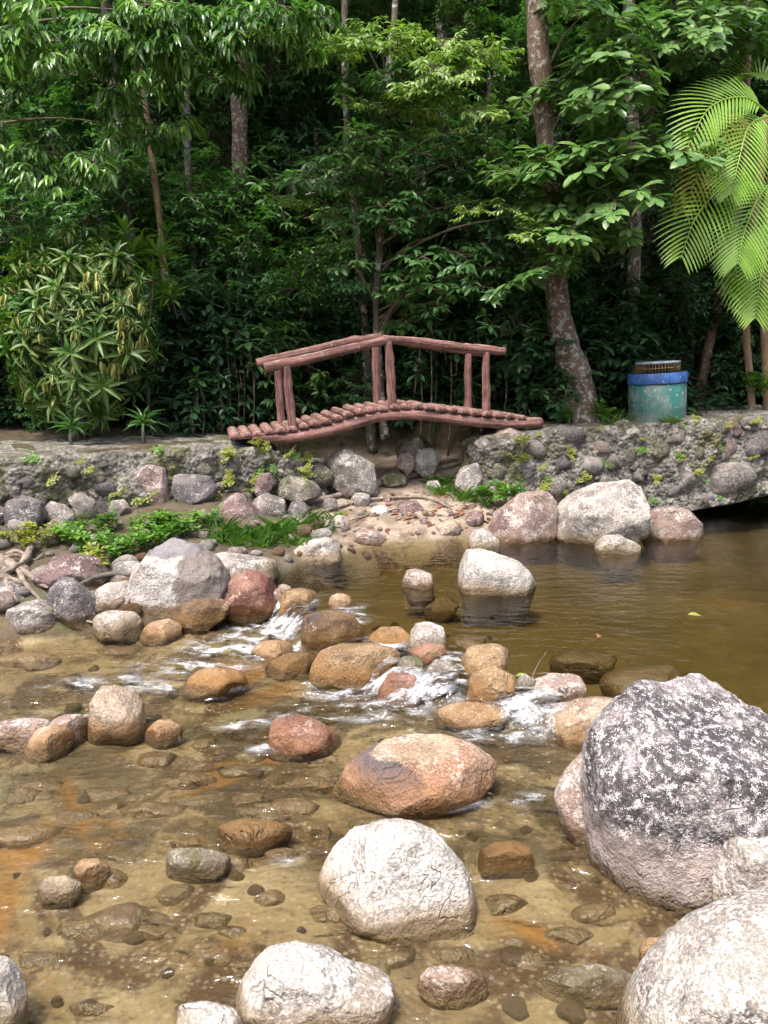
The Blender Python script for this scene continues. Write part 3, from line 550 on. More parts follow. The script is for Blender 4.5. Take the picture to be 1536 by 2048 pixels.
B([(785, 1035), (800, 1003), (835, 1000), (850, 1020), (830, 1042)], 'purple', 'purplish stone lying beside the root on the beach', ydist=7.3, sub=4)
B(ell(690, 1058, 770, 1092), 'pinkgrey', 'low brown rock at the foot of the beach', wl=.0, sub=4)
B(ell(575, 1000, 622, 1046), 'darkgrey', 'dark stone in the hollow under the wall end nearest the beach', ydist=7.0, sub=4)
B(ell(780, 1040, 860, 1096), 'tan', 'sandy coloured flat rock set in the beach', ydist=6.85, sub=4, dz=-.08)

# ------------------------------------------------------------------ retaining walls (mortared rubble, path on top)
k = NT('wall_mortar'); v = k.posvec()
c = k.mix(k.rng(k.noise(v, 5, 6, .7), .36, .64), (.17, .155, .135), (.40, .37, .325))
c = k.mix(k.rng(k.noise(v, 2.2, 5, .7), .5, .62), c, (.13, .12, .10))
vo = k.vor(v, 24); c = k.mix(k.rng(vo.outputs['Distance'], .40, .25, 0, .6), c, k.mix(sepv(k, vo), (.07, .065, .055), (.34, .315, .28)))
c = k.mix(k.math('MULTIPLY', k.rng(k.noise(v, 3.1, 6, .72), .50, .60), .75), c, (.12, .125, .035))
c = k.mix(k.math('MULTIPLY', k.rng(k.noise(v, 9, 6, .75), .6, .66), .7), c, (.42, .41, .37))
hh = k.math('ADD', k.math('MULTIPLY', vo.outputs['Distance'], -1.0), k.noise(v, 18, 6, .7))
c = k.mix(k.rng(k.noise(v, 15, 4, .7), .52, .42, 0, .6), c, (.07, .063, .052))  # crevice shade put into the colour as dark blotches
MORTAR = k.fin(c, .9, k.bump(hh, 1.0, .045), .25)
def make_wall(label, tops, zbot, under, batter, back, path_label):
    tops = np.array(tops, float); top = curve(tops, 300); zb = np.interp(top[:, 0], *zip(*zbot)); un = np.interp(top[:, 0], *zip(*under))
    tan = np.gradient(top[:, :2], axis=0); tan /= np.linalg.norm(tan, axis=1)[:, None]; out = np.stack([tan[:, 1], -tan[:, 0]], 1)   # toward the water
    rows = []
    for s in np.linspace(1, 0, 8)[:-1]: rows.append((('t', s)))
    for s in np.linspace(0, 1, 44): rows.append(('f', s))
    for s in np.linspace(0, 1, 12)[1:]: rows.append(('u', s))
    V = []
    for kind, s in rows:
        if kind == 't': xy = top[:, :2] - out * (.05 + back * s); z = top[:, 2] + .015
        elif kind == 'f':
            e = math.sqrt(s); xy = top[:, :2] + out * (batter * (.25 * min(1, s * 8) + .75 * s))[..., None] if np.ndim(batter) else top[:, :2] + out * (batter * (.25 * min(1, s * 8) + .75 * s))
            z = top[:, 2] * (1 - s) + zb * s
        else: xy = top[:, :2] + out * (batter - un * s)[:, None]; z = zb - .04 * s + .0 * un
        V.append(np.column_stack([xy, z]))
    V = np.array(V); nr, nc = V.shape[:2]; P = V.reshape(-1, 3)
    w = np.array([.25 if r[0] == 't' else 1. for r in rows]); w = np.repeat(w, nc)
    d = .07 * fbm(P * 2.6, 31, 4, .55) + .024 * fbm(P * 13, 37, 3)
    o3 = np.zeros((nr, nc, 3)); o3[:, :, :2] = out[None]; o3 = o3.reshape(-1, 3)
    P = P + o3 * (d * w)[:, None] + np.array([0, 0, 1]) * (d * .35)[:, None]
    i = np.arange(nr * nc).reshape(nr, nc); f = np.stack([i[:-1, :-1], i[1:, :-1], i[1:, 1:], i[:-1, 1:]], -1).reshape(-1, 4).tolist()
    m = nc // 2; root = thing('stone_wall', tuple(top[m] - [0, 0, top[m][2]]), label, 'wall')
    link('mortar', mesh('mortar', P - np.array(root.location), f, [MORTAR]), root)
    return root, V, out
WALLR = {}
_vs = []
def stone_variants():
    r_ = np.random.RandomState(5)
    for mname in ('grey', 'darkgrey', 'pinkgrey', 'purple', 'palegrey', 'mossy'):
        for q in range(3):
            a = r_.uniform(.8, 1.2); b = r_.uniform(.6, .9)
            poly = [(a * np.cos(t) * r_.uniform(.82, 1.1), b * np.sin(t) * r_.uniform(.82, 1.1)) for t in np.linspace(0, 2 * np.pi, 9, endpoint=False)]
            pv, pf = rock_shape(outline_r(poly), .8, 3, 100 + len(_vs), .12, 11, 1.0, .7)
            _vs.append((mname, mesh('stone', pv, pf, [ROCKM[mname]], attrs={'wl': np.full(len(pv), -.6)})))
stone_variants()
def stud(root, V, out, n, srange, xr, wts, seed, vr=(.05, .97)):
    r_ = np.random.RandomState(seed); placed = []; nf = 44; top0 = 7
    for _ in range(n * 12):
        if len(placed) >= n: break
        ci = r_.randint(3, V.shape[1] - 3); s = r_.uniform(*vr); ri = top0 + int(s * (nf - 1)); p = V[ri, ci]
        if not (xr[0] < p[0] < xr[1]): continue
        sz = r_.uniform(*srange) * (1 if r_.rand() > .25 else 1.4)
        if any(np.linalg.norm(p - q) < .80 * (sz + t) for q, t in placed): continue
        placed.append((p, sz)); mname = r_.choice(list(wts), p=np.array(list(wts.values())) / sum(wts.values()))
        me = random.choice([m for a, m in _vs if a == mname])
        loc = p - np.append(out[ci], 0) * sz * .36
        link('stone', me, root, loc=Vector(loc) - root.location, rot=(r_.uniform(-.4, .4), r_.uniform(-.7, .7), r_.uniform(-.6, .6) + (3.14 if r_.rand() > .5 else 0)), scale=sz)
lw, LV, LO = make_wall('mossy rubble wall with concrete path on top, below the variegated bush',
    [(-9, 4.7, .78), (-6, 5.5, .79), (-3.4, 6.45, .79), (-2.3, 6.95, .80), (-1.5, 7.3, .80), (-1.05, 7.5, .74), (-.72, 7.75, .58), (-.6, 8.2, .5), (-.7, 8.9, .5)],
    [(-9, .0), (-1.6, .12), (-1.1, .2), (-.5, .25)], [(-9, .2), (-.5, .2)], .20, 1.5, '')
stud(lw, LV, LO, 85, (.075, .15), (-4.4, -.55), {'grey': 4, 'darkgrey': 4, 'pinkgrey': .8, 'purple': 1.5, 'palegrey': .5, 'mossy': 4}, 3, (.3, .98))
stud(lw, LV, LO, 45, (.03, .055), (-4.2, -.55), {'grey': 4, 'darkgrey': 3, 'palegrey': 1, 'mossy': 3}, 13, (.03, .6))
for poly, m, y in [([(272, 940), (300, 928), (330, 935), (340, 985), (343, 1022), (310, 1012), (283, 1002), (274, 970)], 'pinkgrey', 6.93),
                   ([(337, 955), (360, 948), (420, 952), (436, 975), (415, 1010), (385, 1024), (355, 1000), (340, 975)], 'darkgrey', 7.0),
                   ([(428, 1020), (445, 988), (480, 985), (520, 1030), (538, 1050), (520, 1066), (460, 1050), (432, 1035)], 'purple', 6.85),
                   ([(506, 975), (520, 945), (540, 942), (549, 965), (535, 990), (515, 992)], 'purple', 7.2),
                   ([(8, 1025), (20, 998), (55, 990), (85, 1005), (88, 1035), (60, 1058), (15, 1050)], 'darkgrey', 6.25),
                   ([(-30, 1030), (-10, 1008), (12, 1015), (14, 1040), (-20, 1055)], 'darkgrey', 6.2),
                   ([(85, 1030), (100, 1002), (130, 1010), (150, 1035), (140, 1055), (100, 1055)], 'grey', 6.4),
                   ([(215, 1022), (225, 1000), (248, 998), (262, 1020), (250, 1036), (225, 1038)], 'grey', 6.65),
                   ([(500, 1005), (530, 985), (570, 1000), (575, 1025), (540, 1032), (510, 1022)], 'grey', 7.1),
                   ([(545, 965), (580, 950), (630, 965), (650, 985), (600, 1002), (555, 990)], 'mossy', 7.35),
                   ([(135, 995), (160, 985), (190, 1000), (185, 1030), (150, 1030)], 'grey', 6.5)]:
    B(poly, m, None, parent=lw, ydist=y - .06, name='stone', sub=4, facets=8)
rw, RV, RO = make_wall('mossy rubble wall carrying the green bin, with a hollow beneath',
    [(1.15, 9.1, .7), (1.0, 8.35, .76), (1.15, 7.98, .84), (1.7, 7.98, .90), (2.4, 8.02, .94), (3.0, 8.1, .97), (3.6, 8.2, 1.01), (4.5, 8.4, 1.05), (9, 9.1, 1.1)],
    [(1, -.05), (2.6, -.05), (3.0, .0), (3.4, .07), (3.8, .12), (4.3, .2), (9, .3)], [(1, .1), (2.9, .1), (3.2, 1.0), (9, 1.2)], .24, 1.4, '')
stud(rw, RV, RO, 95, (.10, .22), (.95, 5.2), {'grey': 4, 'darkgrey': 3, 'pinkgrey': 1.2, 'purple': 2, 'palegrey': .8, 'mossy': 5}, 4)
stud(rw, RV, RO, 35, (.035, .06), (.95, 5.0), {'grey': 4, 'darkgrey': 3, 'palegrey': 1, 'mossy': 3}, 14)

# ------------------------------------------------------------------ log-look concrete footbridge
k = NT('bridge_concrete'); v = k.objvec((1, 1, 1)); at = k.n('Attribute', attribute_name='leaf'); sp = k.n('SeparateColor'); k.l(at.outputs['Color'], sp.inputs[0])
cv = k.n('CombineXYZ'); k.l(k.math('MULTIPLY', sp.outputs[0], .9), cv.inputs[0]); k.l(k.math('MULTIPLY', sp.outputs[1], 2.6), cv.inputs[1]); k.l(k.n('ObjectInfo').outputs['Random'], cv.inputs[2])
lines = k.noise(cv.outputs[0], 3.0, 6, .65, .5)
c = k.mix(k.rng(k.noise(v, 9, 5, .65), .35, .65), (.235, .112, .095), (.33, .175, .15))
c = k.mix(k.rng(lines, .42, .54), k.mix(.75, c, (.06, .032, .028)), c)
c = k.mix(k.rng(k.noise(v, 30, 4, .7), .60, .68, 0, .7), c, (.5, .36, .32))
c = k.mix(k.rng(k.noise(v, 5, 5, .7), .60, .72, 0, .55), c, (.30, .23, .19))
gn = k.n('NewGeometry'); sn = k.n('SeparateXYZ'); k.l(gn.outputs['Normal'], sn.inputs[0])
c = k.mix(k.math('MULTIPLY', k.rng(k.math('ADD', sn.outputs[2], k.math('MULTIPLY', k.math('SUBTRACT', k.noise(v, 12, 3), .5), 1.2)), .75, 1.15), .6), c, (.40, .31, .26))     # paint worn off where feet and rain reach it
BRM = k.fin(c, .8, k.bump(lines, 1.0, .022, k.bump(k.noise(v, 60, 4, .7), .4, .008)), .3)
BA = math.radians(13); BU = np.array([math.cos(BA), math.sin(BA), 0]); BN = np.array([-math.sin(BA), math.cos(BA), 0]); B0 = np.array([-1.42, 7.36, 0])
def PB(px, py, off=0.0):
    r = ray(px, py); t = ((B0 + BN * off - CAM) @ BN) / (r @ BN); return CAM + r * t
def PBZ(zx, zy, off=0.0): return PB(440 + zx / 2.293, 640 + zy / 2.293, off)
bridge = thing('footbridge', tuple(PBZ(760, 560, .4)), 'arched log-style footbridge painted brownish red with crooked handrails', 'bridge')
def log(name, pts, rad, sides=16, n=None, seed=0, rough=.10, parent=bridge):
    pts = np.asarray(pts, float); L = np.linalg.norm(np.diff(pts, axis=0), axis=1).sum(); n = n or max(6, int(L / .05))
    p = curve(pts, n) if len(pts) > 2 else np.linspace(pts[0], pts[1], n)
    rr = np.interp(np.linspace(0, 1, n), np.linspace(0, 1, len(np.atleast_1d(rad))), np.atleast_1d(rad)) if np.ndim(rad) else np.full(n, rad)
    rr = np.concatenate([[rr[0] * .82], rr, [rr[-1] * .82]]); p = np.vstack([p[0], p, p[-1]]); e = p[2] - p[1]; p[0] = p[1] - e / np.linalg.norm(e) * .012; e = p[-2] - p[-3]; p[-1] = p[-2] + e / np.linalg.norm(e) * .012
    v_, f_ = tube(p, rr, sides, rough, seed, True, 9.0)
    s = np.repeat(np.linspace(0, L, len(p)), sides) + seed * .37; ang = np.tile(np.arange(sides) / sides, len(p)); ang = np.abs(ang * 2 - 1)
    if name == 'deck_log': zc = np.repeat(p[:, 2], sides); v_[:, 2] = np.maximum(zc + (v_[:, 2] - zc) * .78, zc - .012)
    g_ = Geo(); g_.add(v_ - np.array(parent.location), f_, 0, np.stack([s, ang, np.zeros_like(s)], 1)); return link(name, g_.mesh(name, [BRM]), parent)
near_st = [(a_, b_ - 6) for a_, b_ in [(150, 552), (250, 548), (350, 540), (500, 512), (650, 470), (760, 444), (870, 438), (1000, 450), (1150, 470), (1300, 482), (1465, 478)]]
log('beam', [PBZ(a, b, .03) for a, b in near_st], [.05, .058, .055, .055, .05], 18, 60, 1)
log('beam', [PBZ(a, b, .03) + BN * .68 for a, b in near_st], [.05, .058, .055, .055, .05], 14, 50, 2)
lp = np.array([(70, 540), (190, 528), (310, 510), (420, 487), (520, 462), (620, 434), (720, 415), (810, 407), (900, 406), (1000, 411), (1100, 422), (1200, 435), (1300, 445), (1385, 452)], float)
lc = curve(lp, 400); seg = np.concatenate([[0], np.cumsum(np.linalg.norm(np.diff(lc, axis=0), axis=1))])
NL = 26
for i in range(NL):
    t = seg[-1] * (i + .0) / (NL - 1); zx, zy = np.interp(t, seg, lc[:, 0]), np.interp(t, seg, lc[:, 1])
    a = PBZ(zx, zy, 0) + np.array([0, 0, rs.uniform(-.006, .006)]); b = a + BN * (.80 + rs.uniform(-.02, .02)) + BU * rs.uniform(-.015, .015) + np.array([0, 0, rs.uniform(-.006, .006)])
    log('deck_log', [a - BN * rs.uniform(0, .02), b], .056 + rs.uniform(-.004, .004), 14, 10, 10 + i)
RB = log('end_block', [PBZ(1385, 470, 0.05), PBZ(1470, 472, 0.05)], .06, 12, 6, 77)
for off, segs in ((.07, [[(208, 218), (400, 178), (600, 132), (765, 92)], [(750, 90), (900, 98), (1100, 124), (1302, 143)]]), (.70, [[(172, 196), (400, 145), (600, 98), (738, 78)], [(725, 84), (900, 108), (1205, 152)]])):
    for q, s_ in enumerate(segs): log('handrail', [PBZ(a, b, off) for a, b in s_], [.050, .048, .045] if q == 0 else [.042, .044, .042], 16, None, 40 + q + int(off * 10), .14)
for off, (a, b) in [(.07, ((302, 205), (336, 505))), (.07, ((773, 100), (791, 395))), (.07, ((1220, 150), (1222, 430))), (.70, ((264, 220), (284, 492))), (.70, ((711, 115), (722, 392))), (.70, ((1138, 160), (1138, 418)))]:
    log('post', [PBZ(*a, off), PBZ(*b, off) - [0, 0, .03]], [.042, .046], 14, 16, int(a[0]), .14)

# ------------------------------------------------------------------ litter bin
k = NT('bin_green_paint'); v = k.objvec()
c = k.mix(k.rng(k.noise(v, 3.0, 4, .6), .38, .6), (.035, .11, .10), (.03, .17, .145))
c = k.mix(k.rng(k.noise(v, 4, 5, .7), .45, .6, 0, .75), c, (.17, .20, .18))
c = k.mix(k.rng(k.noise(v, 20, 5, .75), .58, .66, 0, .8), c, (.45, .52, .49))
sx = k.n('SeparateXYZ'); k.l(k.n('TexCoord').outputs['Object'], sx.inputs[0])
c = k.mix(k.rng(k.math('ADD', sx.outputs[2], k.math('MULTIPLY', k.noise(v, 9, 5, .7), .3)), .34, .14, 0, .85), c, (.24, .23, .19))
BING = k.fin(c, .55, k.bump(k.noise(v, 30, 4, .7), .3, .01), .4)
k = NT('bin_blue_paint'); v = k.objvec()
c = k.mix(k.rng(k.noise(v, 14, 5, .7), .4, .62), (.025, .075, .24), (.05, .14, .40)); c = k.mix(k.rng(k.noise(v, 32, 4, .7), .62, .68), c, (.5, .6, .68))
BINB = k.fin(c, .5, None, .4)
k = NT('rusty_wire'); v = k.objvec(); RUST = k.fin(k.mix(k.rng(k.noise(v, 40, 4), .4, .6), (.20, .09, .03), (.32, .24, .10)), .7)
k = NT('weathered_metal'); v = k.objvec(); GREYM = k.fin(k.mix(k.rng(k.noise(v, 18, 4), .4, .6), (.22, .26, .33), (.42, .45, .5)), .55)
def lathe(prof, n=40):
    th = np.linspace(0, 2 * np.pi, n, endpoint=False); v_ = [(r * np.cos(t), r * np.sin(t), z) for r, z in prof for t in th]; f_ = []
    for i in range(len(prof) - 1):
        for j in range(n): k2 = (j + 1) % n; f_.append((i * n + j, i * n + k2, (i + 1) * n + k2, (i + 1) * n + j))
    return v_, f_
bp = Py(1314, 848, 8.5); bin_ = thing('litter_bin', tuple(bp - [0, 0, .02]), 'green drum litter bin with blue rim and wire cage on top', 'bin'); bin_.rotation_euler = (0, math.radians(-3.5), 0)
R_ = .308
v_, f_ = lathe([(.0, 0), (R_ * .985, 0), (R_, .02), (R_, .2), (R_ * 1.005, .21), (R_, .22), (R_, .47), (R_ * .94, .475), (R_ * .93, .1)]); link('drum', mesh('drum', v_, f_, [BING]), bin_)
v_, f_ = lathe([(R_ * .93, .478), (R_ * 1.03, .478), (R_ * 1.035, .485), (R_ * 1.035, .585), (R_ * 1.01, .592), (R_ * .8, .592), (R_ * .8, .5)]); link('rim_band', mesh('rim_band', v_, f_, [BINB]), bin_)
v_, f_ = lathe([(R_ * .74, .690), (R_ * .78, .690), (R_ * .785, .712), (R_ * .74, .715), (R_ * .0, .716)]); link('lid_ring', mesh('lid_ring', v_, f_, [GREYM]), bin_)
tt = np.linspace(0, 2 * np.pi, 41); v_, f_ = tube(np.stack([R_ * .765 * np.cos(tt), R_ * .765 * np.sin(tt), np.full(41, .645)], 1), .004, 5, cap=False); cage = link('wire_cage', mesh('wire_cage', v_, f_, [RUST]), bin_)
v_, f_ = tube([(0, 0, .57), (0, 0, .70)], .0035, 5); wire_me = mesh('wire', v_, f_, [RUST])
for t in np.linspace(0, 2 * np.pi, 44, endpoint=False): link('wire', wire_me, cage, loc=(R_ * .76 * np.cos(t), R_ * .76 * np.sin(t), 0))

# ------------------------------------------------------------------ leaves
def leaf_tpl(droop=.25, fold=.12, wide=.45, tipw=.0, rows=3):
    """unit leaf along +x, width 1 (scaled later); returns verts, faces, (u, |v|)"""
    ts = {2: [0, wide, 1.0], 3: [0, .28, .62, 1.0], 4: [0, .22, .5, .80, 1.0]}[rows]
    V_, A_ = [(0, 0, 0)], [(0, 0)]
    for t in ts[1:-1]:
        w = math.sin(math.pi * t ** (math.log(.5) / math.log(wide))) ** .75 * .5
        for s in (-1, 0, 1): V_.append((t, s * w, -droop * t * t + (fold * w * 2 * abs(s)) * .5)); A_.append((t, abs(s)))
    V_.append((1, 0, -droop)); A_.append((1, 0)); n = len(ts) - 2; F_ = [(0, 2, 1), (0, 3, 2)]
    for i in range(n - 1):
        b = 1 + 3 * i; F_ += [(b, b + 1, b + 4, b + 3), (b + 1, b + 2, b + 5, b + 4)]
    b = 1 + 3 * (n - 1); F_ += [(b, b + 1, b + 3), (b + 1, b + 2, b + 3)]
    return np.array(V_), np.array([(f + (f[-1],)) if len(f) == 3 else f for f in F_]), np.array(A_)
TPL = {'ell': leaf_tpl(.25, .14, .48), 'obov': leaf_tpl(.22, .1, .58, rows=4), 'long': leaf_tpl(.35, .12, .45, rows=4), 'strap': leaf_tpl(.45, .2, .35), 'flat': leaf_tpl(.15, .1, .45, rows=2)}
def norm(a): return a / (np.linalg.norm(a, axis=-1, keepdims=True) + 1e-9)
def put_leaves(geo, base, dirs, ups, L, Wd, tpl='ell', m=0, rnd=None, seed=0):
    T, F, A = TPL[tpl]; base = np.asarray(base, float); n = len(base); x = norm(np.asarray(dirs, float)); y = norm(np.cross(ups, x)); z = np.cross(x, y)
    L = np.broadcast_to(L, (n,)); Wd = np.broadcast_to(Wd, (n,)); r_ = np.random.RandomState(seed)
    if rnd is None: rnd = r_.rand(n)
    v = base[:, None] + x[:, None] * (T[None, :, 0] * L[:, None])[..., None] + y[:, None] * (T[None, :, 1] * Wd[:, None])[..., None] + z[:, None] * (T[None, :, 2] * L[:, None])[..., None]
    a = np.zeros((n, len(T), 3)); a[:, :, 0] = rnd[:, None]; a[:, :, 1] = A[None, :, 0]; a[:, :, 2] = A[None, :, 1]
    f = (F[None] + (np.arange(n) * len(T))[:, None, None]).reshape(-1, 4)
    fl = [tuple(q[:3]) if q[2] == q[3] else tuple(q) for q in f.tolist()]
    geo.add(v.reshape(-1, 3), fl, m, a.reshape(-1, 3))
def sph(az, el): return np.stack([np.cos(az) * np.cos(el), np.sin(az) * np.cos(el), np.sin(el)], -1)

def whorl(geo, c, axis_, n, L, W_, r_, tpl, el=(-.5, .5), m=0, seed=0, rbias=0.0):
    az = np.linspace(0, 2 * np.pi, n, endpoint=False) + r_.uniform(0, 6.28) + r_.uniform(-.3, .3, n); e = r_.uniform(el[0], el[1], n); d = sph(az, e)
    axis_ = norm(np.asarray(axis_, float)); d = norm(d + axis_ * .35); up = np.tile(np.array([0, 0, 1.0]), (n, 1)) + axis_ * .4 + r_.normal(0, .18, (n, 3))
    put_leaves(geo, np.asarray(c) + d * .02, d, up, L * r_.uniform(.7, 1.1, n), W_ * r_.uniform(.8, 1.1, n), tpl, m, np.clip(r_.rand(n) + rbias, 0, 1), seed)
def spray(kind, seed, mat, twig='twig'):
    """a leafy branch end pointing along +x, about 0.6 m long"""
    r_ = np.random.RandomState(seed); g_ = Geo()
    stem = curve([(0, 0, 0), (.22, r_.uniform(-.05, .05), .03), (.45, r_.uniform(-.08, .08), -.0), (.6, r_.uniform(-.1, .1), -.06)], 9); v_, f_ = tube(stem, np.linspace(.009, .003, 9), 5); g_.add(v_, f_, 1)
    ends = [stem[-1]]
    for s in range(7 if kind != 'lime' else 9):
        p = stem[2 + s * 6 // 8]; a = (1 if s % 2 else -1) * r_.uniform(.5, 1.2); ln = r_.uniform(.14, .3); e = p + np.array([math.cos(a) * ln, math.sin(a) * ln, r_.uniform(-.10, .10)])
        v_, f_ = tube([p, (p + e) / 2 + [0, 0, .02], e], [.005, .004, .002], 4); g_.add(v_, f_, 1); ends.append(e)
        if kind == 'lime':
            q = np.linspace(.2, 1.0, 8); b = p + (e - p) * q[:, None]; sd = np.where(np.arange(8) % 2, 1, -1)[:, None]; t = norm(e - p); side = np.array([-t[1], t[0], 0])
            d = t * .75 + side * sd * .8 + np.array([0, 0, -.35]) + r_.normal(0, .15, (8, 3)); put_leaves(g_, b, d, np.tile([0, 0, 1.], (8, 1)) + r_.normal(0, .2, (8, 3)), r_.uniform(.09, .13, 8), r_.uniform(.034, .046, 8), 'ell', 0, None, seed * 31 + s)
    for q, e in enumerate(ends):
        ax = norm(e - np.array([.1, 0, .0]))
        if kind == 'droop':
            n = 10; az = r_.uniform(0, 6.28, n); d = sph(az, r_.uniform(-1.0, -.05, n)) + ax * .7; put_leaves(g_, e + r_.normal(0, .025, (n, 3)), d, np.tile([0, 0, 1.], (n, 1)) + d * .3 + r_.normal(0, .15, (n, 3)), r_.uniform(.15, .22, n), r_.uniform(.042, .056, n), 'long', 0, None, seed * 17 + q)
        elif kind == 'obov': whorl(g_, e, ax, 8, .17, .076, r_, 'obov', (-.55, .35), 0, seed * 13 + q)
        elif kind == 'lime': whorl(g_, e, ax, 5, .12, .042, r_, 'ell', (-.5, .2), 0, seed * 13 + q, .15)
        else: whorl(g_, e, ax, 8, .15, .052, r_, 'ell', (-.6, .3), 0, seed * 13 + q)
    return g_.mesh('leafy_branch', [LM[mat], BK[twig]])
def mass(kind, seed, mat, nclump, per, L, W_, tpl):
    """an airy ball of foliage, radius about 1, used for shrubs and far crowns"""
    r_ = np.random.RandomState(seed); g_ = Geo()
    for q in range(nclump):
        d = norm(r_.normal(size=3)); p = d * r_.uniform(.35, 1.0) * np.array([1, 1, .85]) * (1 + .25 * vnoise((d * 1.7)[None], seed)[0])
        whorl(g_, p, d * .6 + [0, 0, .25], per, L, W_, r_, tpl, (-.7, .4), 0, seed * 7 + q, r_.uniform(-.25, .25))
        if q % 3 == 0: v_, f_ = tube([p * .15, p * .6 + [0, 0, .05], p], [.014, .01, .004], 4); g_.add(v_, f_, 1)
    return g_.mesh('foliage', [LM[mat], BK['twig']])
SPR = {kd: [spray(kd, 50 + q * 3 + len(kd), mt) for q in range(5)] for kd, mt in (('droop', 'droop'), ('lime', 'lime'), ('obov', 'obov'))}
SPR['dark'] = [spray('mid', 90 + q, 'mid') for q in range(4)]
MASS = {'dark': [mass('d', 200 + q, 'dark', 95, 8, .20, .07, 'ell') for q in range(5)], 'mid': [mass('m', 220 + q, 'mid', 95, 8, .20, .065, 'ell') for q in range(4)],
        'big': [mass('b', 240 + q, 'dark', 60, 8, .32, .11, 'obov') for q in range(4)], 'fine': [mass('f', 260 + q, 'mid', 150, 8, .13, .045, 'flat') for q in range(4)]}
def trunk_px(pts, d, bark, root, seed=0, sides=14, n=44, name='trunk', rough=.16):
    P = [Py(a, b, d if np.isscalar(d) else d[i]) for i, (a, b, w) in enumerate(pts)]; R = [w / FPX * (d if np.isscalar(d) else d[i]) for i, (a, b, w) in enumerate(pts)]
    p = curve(P, n); r = np.interp(np.linspace(0, 1, n), np.linspace(0, 1, len(R)), R)
    v_, f_ = tube(p, r, sides, rough, seed, True, 5.0); o = link(name, mesh(name, v_ - np.array(root.location), f_, [BK[bark]]), root); return p
def add_child(root, name, me, loc, rot, sc): return link(name, me, root, Vector(loc) - root.location, rot, sc)
def sprays(root, kind, regions, trunkpt=None, seed=0, face=True, bark='twig'):
    r_ = np.random.RandomState(seed)
    for (px, py, rx, ry, d, n, sc) in regions:
        c = Py(px, py, d)
        if trunkpt is not None:
            t = trunkpt[np.argmin(np.linalg.norm(trunkpt - (c + [0, .2, -.5]), axis=1))]; md = (t + c) / 2 + np.array([0, 0, .12])
            v_, f_ = tube(curve([t, md, c], 12), np.linspace(.017, .005, 12), 6, .3, seed); link('limb', mesh('limb', v_ - np.array(root.location), f_, [BK[bark]]), root)
        for _ in range(n):
            a, b = r_.uniform(0, 6.28), math.sqrt(r_.rand()); q = Py(px + rx * b * math.cos(a), py + ry * b * math.sin(a), d + r_.uniform(-.35, .45))
            yaw = math.atan2(q[1] - c[1] - .5, q[0] - c[0]) + r_.uniform(-.9, .9); s = sc * r_.uniform(.8, 1.15)
            q = q - np.array([math.cos(yaw), math.sin(yaw), 0]) * .3 * s
            add_child(root, 'leafy_branch', random.choice(SPR[kind]), q, (r_.uniform(-.25, .25), r_.uniform(-.15, .35), yaw), s)
def crown(root, kind, c, ext, n, sc, seed, name='foliage'):
    r_ = np.random.RandomState(seed)
    for _ in range(n):
        p = np.asarray(c) + norm(r_.normal(size=3)) * r_.rand() ** .4 * np.asarray(ext)
        add_child(root, name, random.choice(MASS[kind]), p, (r_.uniform(-.3, .3), r_.uniform(-.3, .3), r_.uniform(0, 6.28)), sc * r_.uniform(.8, 1.2))

# ---- main trees by the bank
def base_at(px, py, d): b = Py(px, py, d); return b
t = thing('riverside_tree', tuple(Py(1160, 848, 8.6)), 'leaning mottled tree trunk with large glossy leaves beside the green bin', 'tree')
tp = trunk_px([(1162, 862, 38), (1160, 835, 34), (1160, 790, 29), (1154, 750, 29), (1137, 712, 27), (1123, 660, 24), (1115, 600, 21), (1110, 540, 19), (1107, 460, 18), (1098, 340, 17), (1088, 240, 17), (1082, 160, 18), (1075, 60, 19), (1068, -60, 19), (1062, -300, 17), (1055, -600, 12), (1050, -900, 7)], 8.6, 'lichen', t, 3, 20, 80)
for a in range(5):
    an = a * 1.3 + .3; b = Py(1160, 850, 8.6); v_, f_ = tube(curve([b + [0, 0, .28], b + [.16 * math.cos(an), .16 * math.sin(an), .1], b + [.3 * math.cos(an), .3 * math.sin(an), -.05]], 8), [.06, .055, .05, .045, .04, .035, .03, .02], 8, .25, a); link('root', mesh('root', v_ - np.array(t.location), f_, [BK['lichen']]), t)
sprays(t, 'obov', [(1190, 150, 60, 70, 8.2, 7, 1.08), (1300, 300, 60, 50, 8.1, 6, 1.08), (1190, 370, 90, 70, 8.0, 11, 1.08), (1370, 50, 60, 50, 8.8, 6, 1.08), (1440, 50, 60, 50, 9.3, 7, 1.08), (1130, 500, 60, 50, 8.1, 5, 1.0),
                   (1200, 450, 40, 40, 8.2, 4, .9), (1100, 330, 60, 60, 8.0, 5, 1.0), (1180, 20, 80, 40, 8.3, 5, 1.08), (1130, 220, 40, 60, 8.8, 4, 1.0)], tp, 11)
crown(t, 'big', Py(1150, -350, 9.3), (1.4, .7, .9), 8, .7, 5)
t = thing('riverside_tree', tuple(Py(1090, 845, 9.3)), 'spreading tree with small lime green leaves reaching over the bridge', 'tree')
tp = trunk_px([(770, 880, 9), (762, 780, 8), (756, 700, 7), (752, 600, 6), (760, 480, 6), (764, 300, 6), (775, 160, 6), (790, 20, 6), (800, -200, 5)], 9.2, 'pale', t, 5, 8, 50); t.location = Vector(tp[0])
for o in list(t.children): o.data.transform(Matrix.Translation(Vector(Py(1090, 845, 9.3)) - Vector(tp[0])))
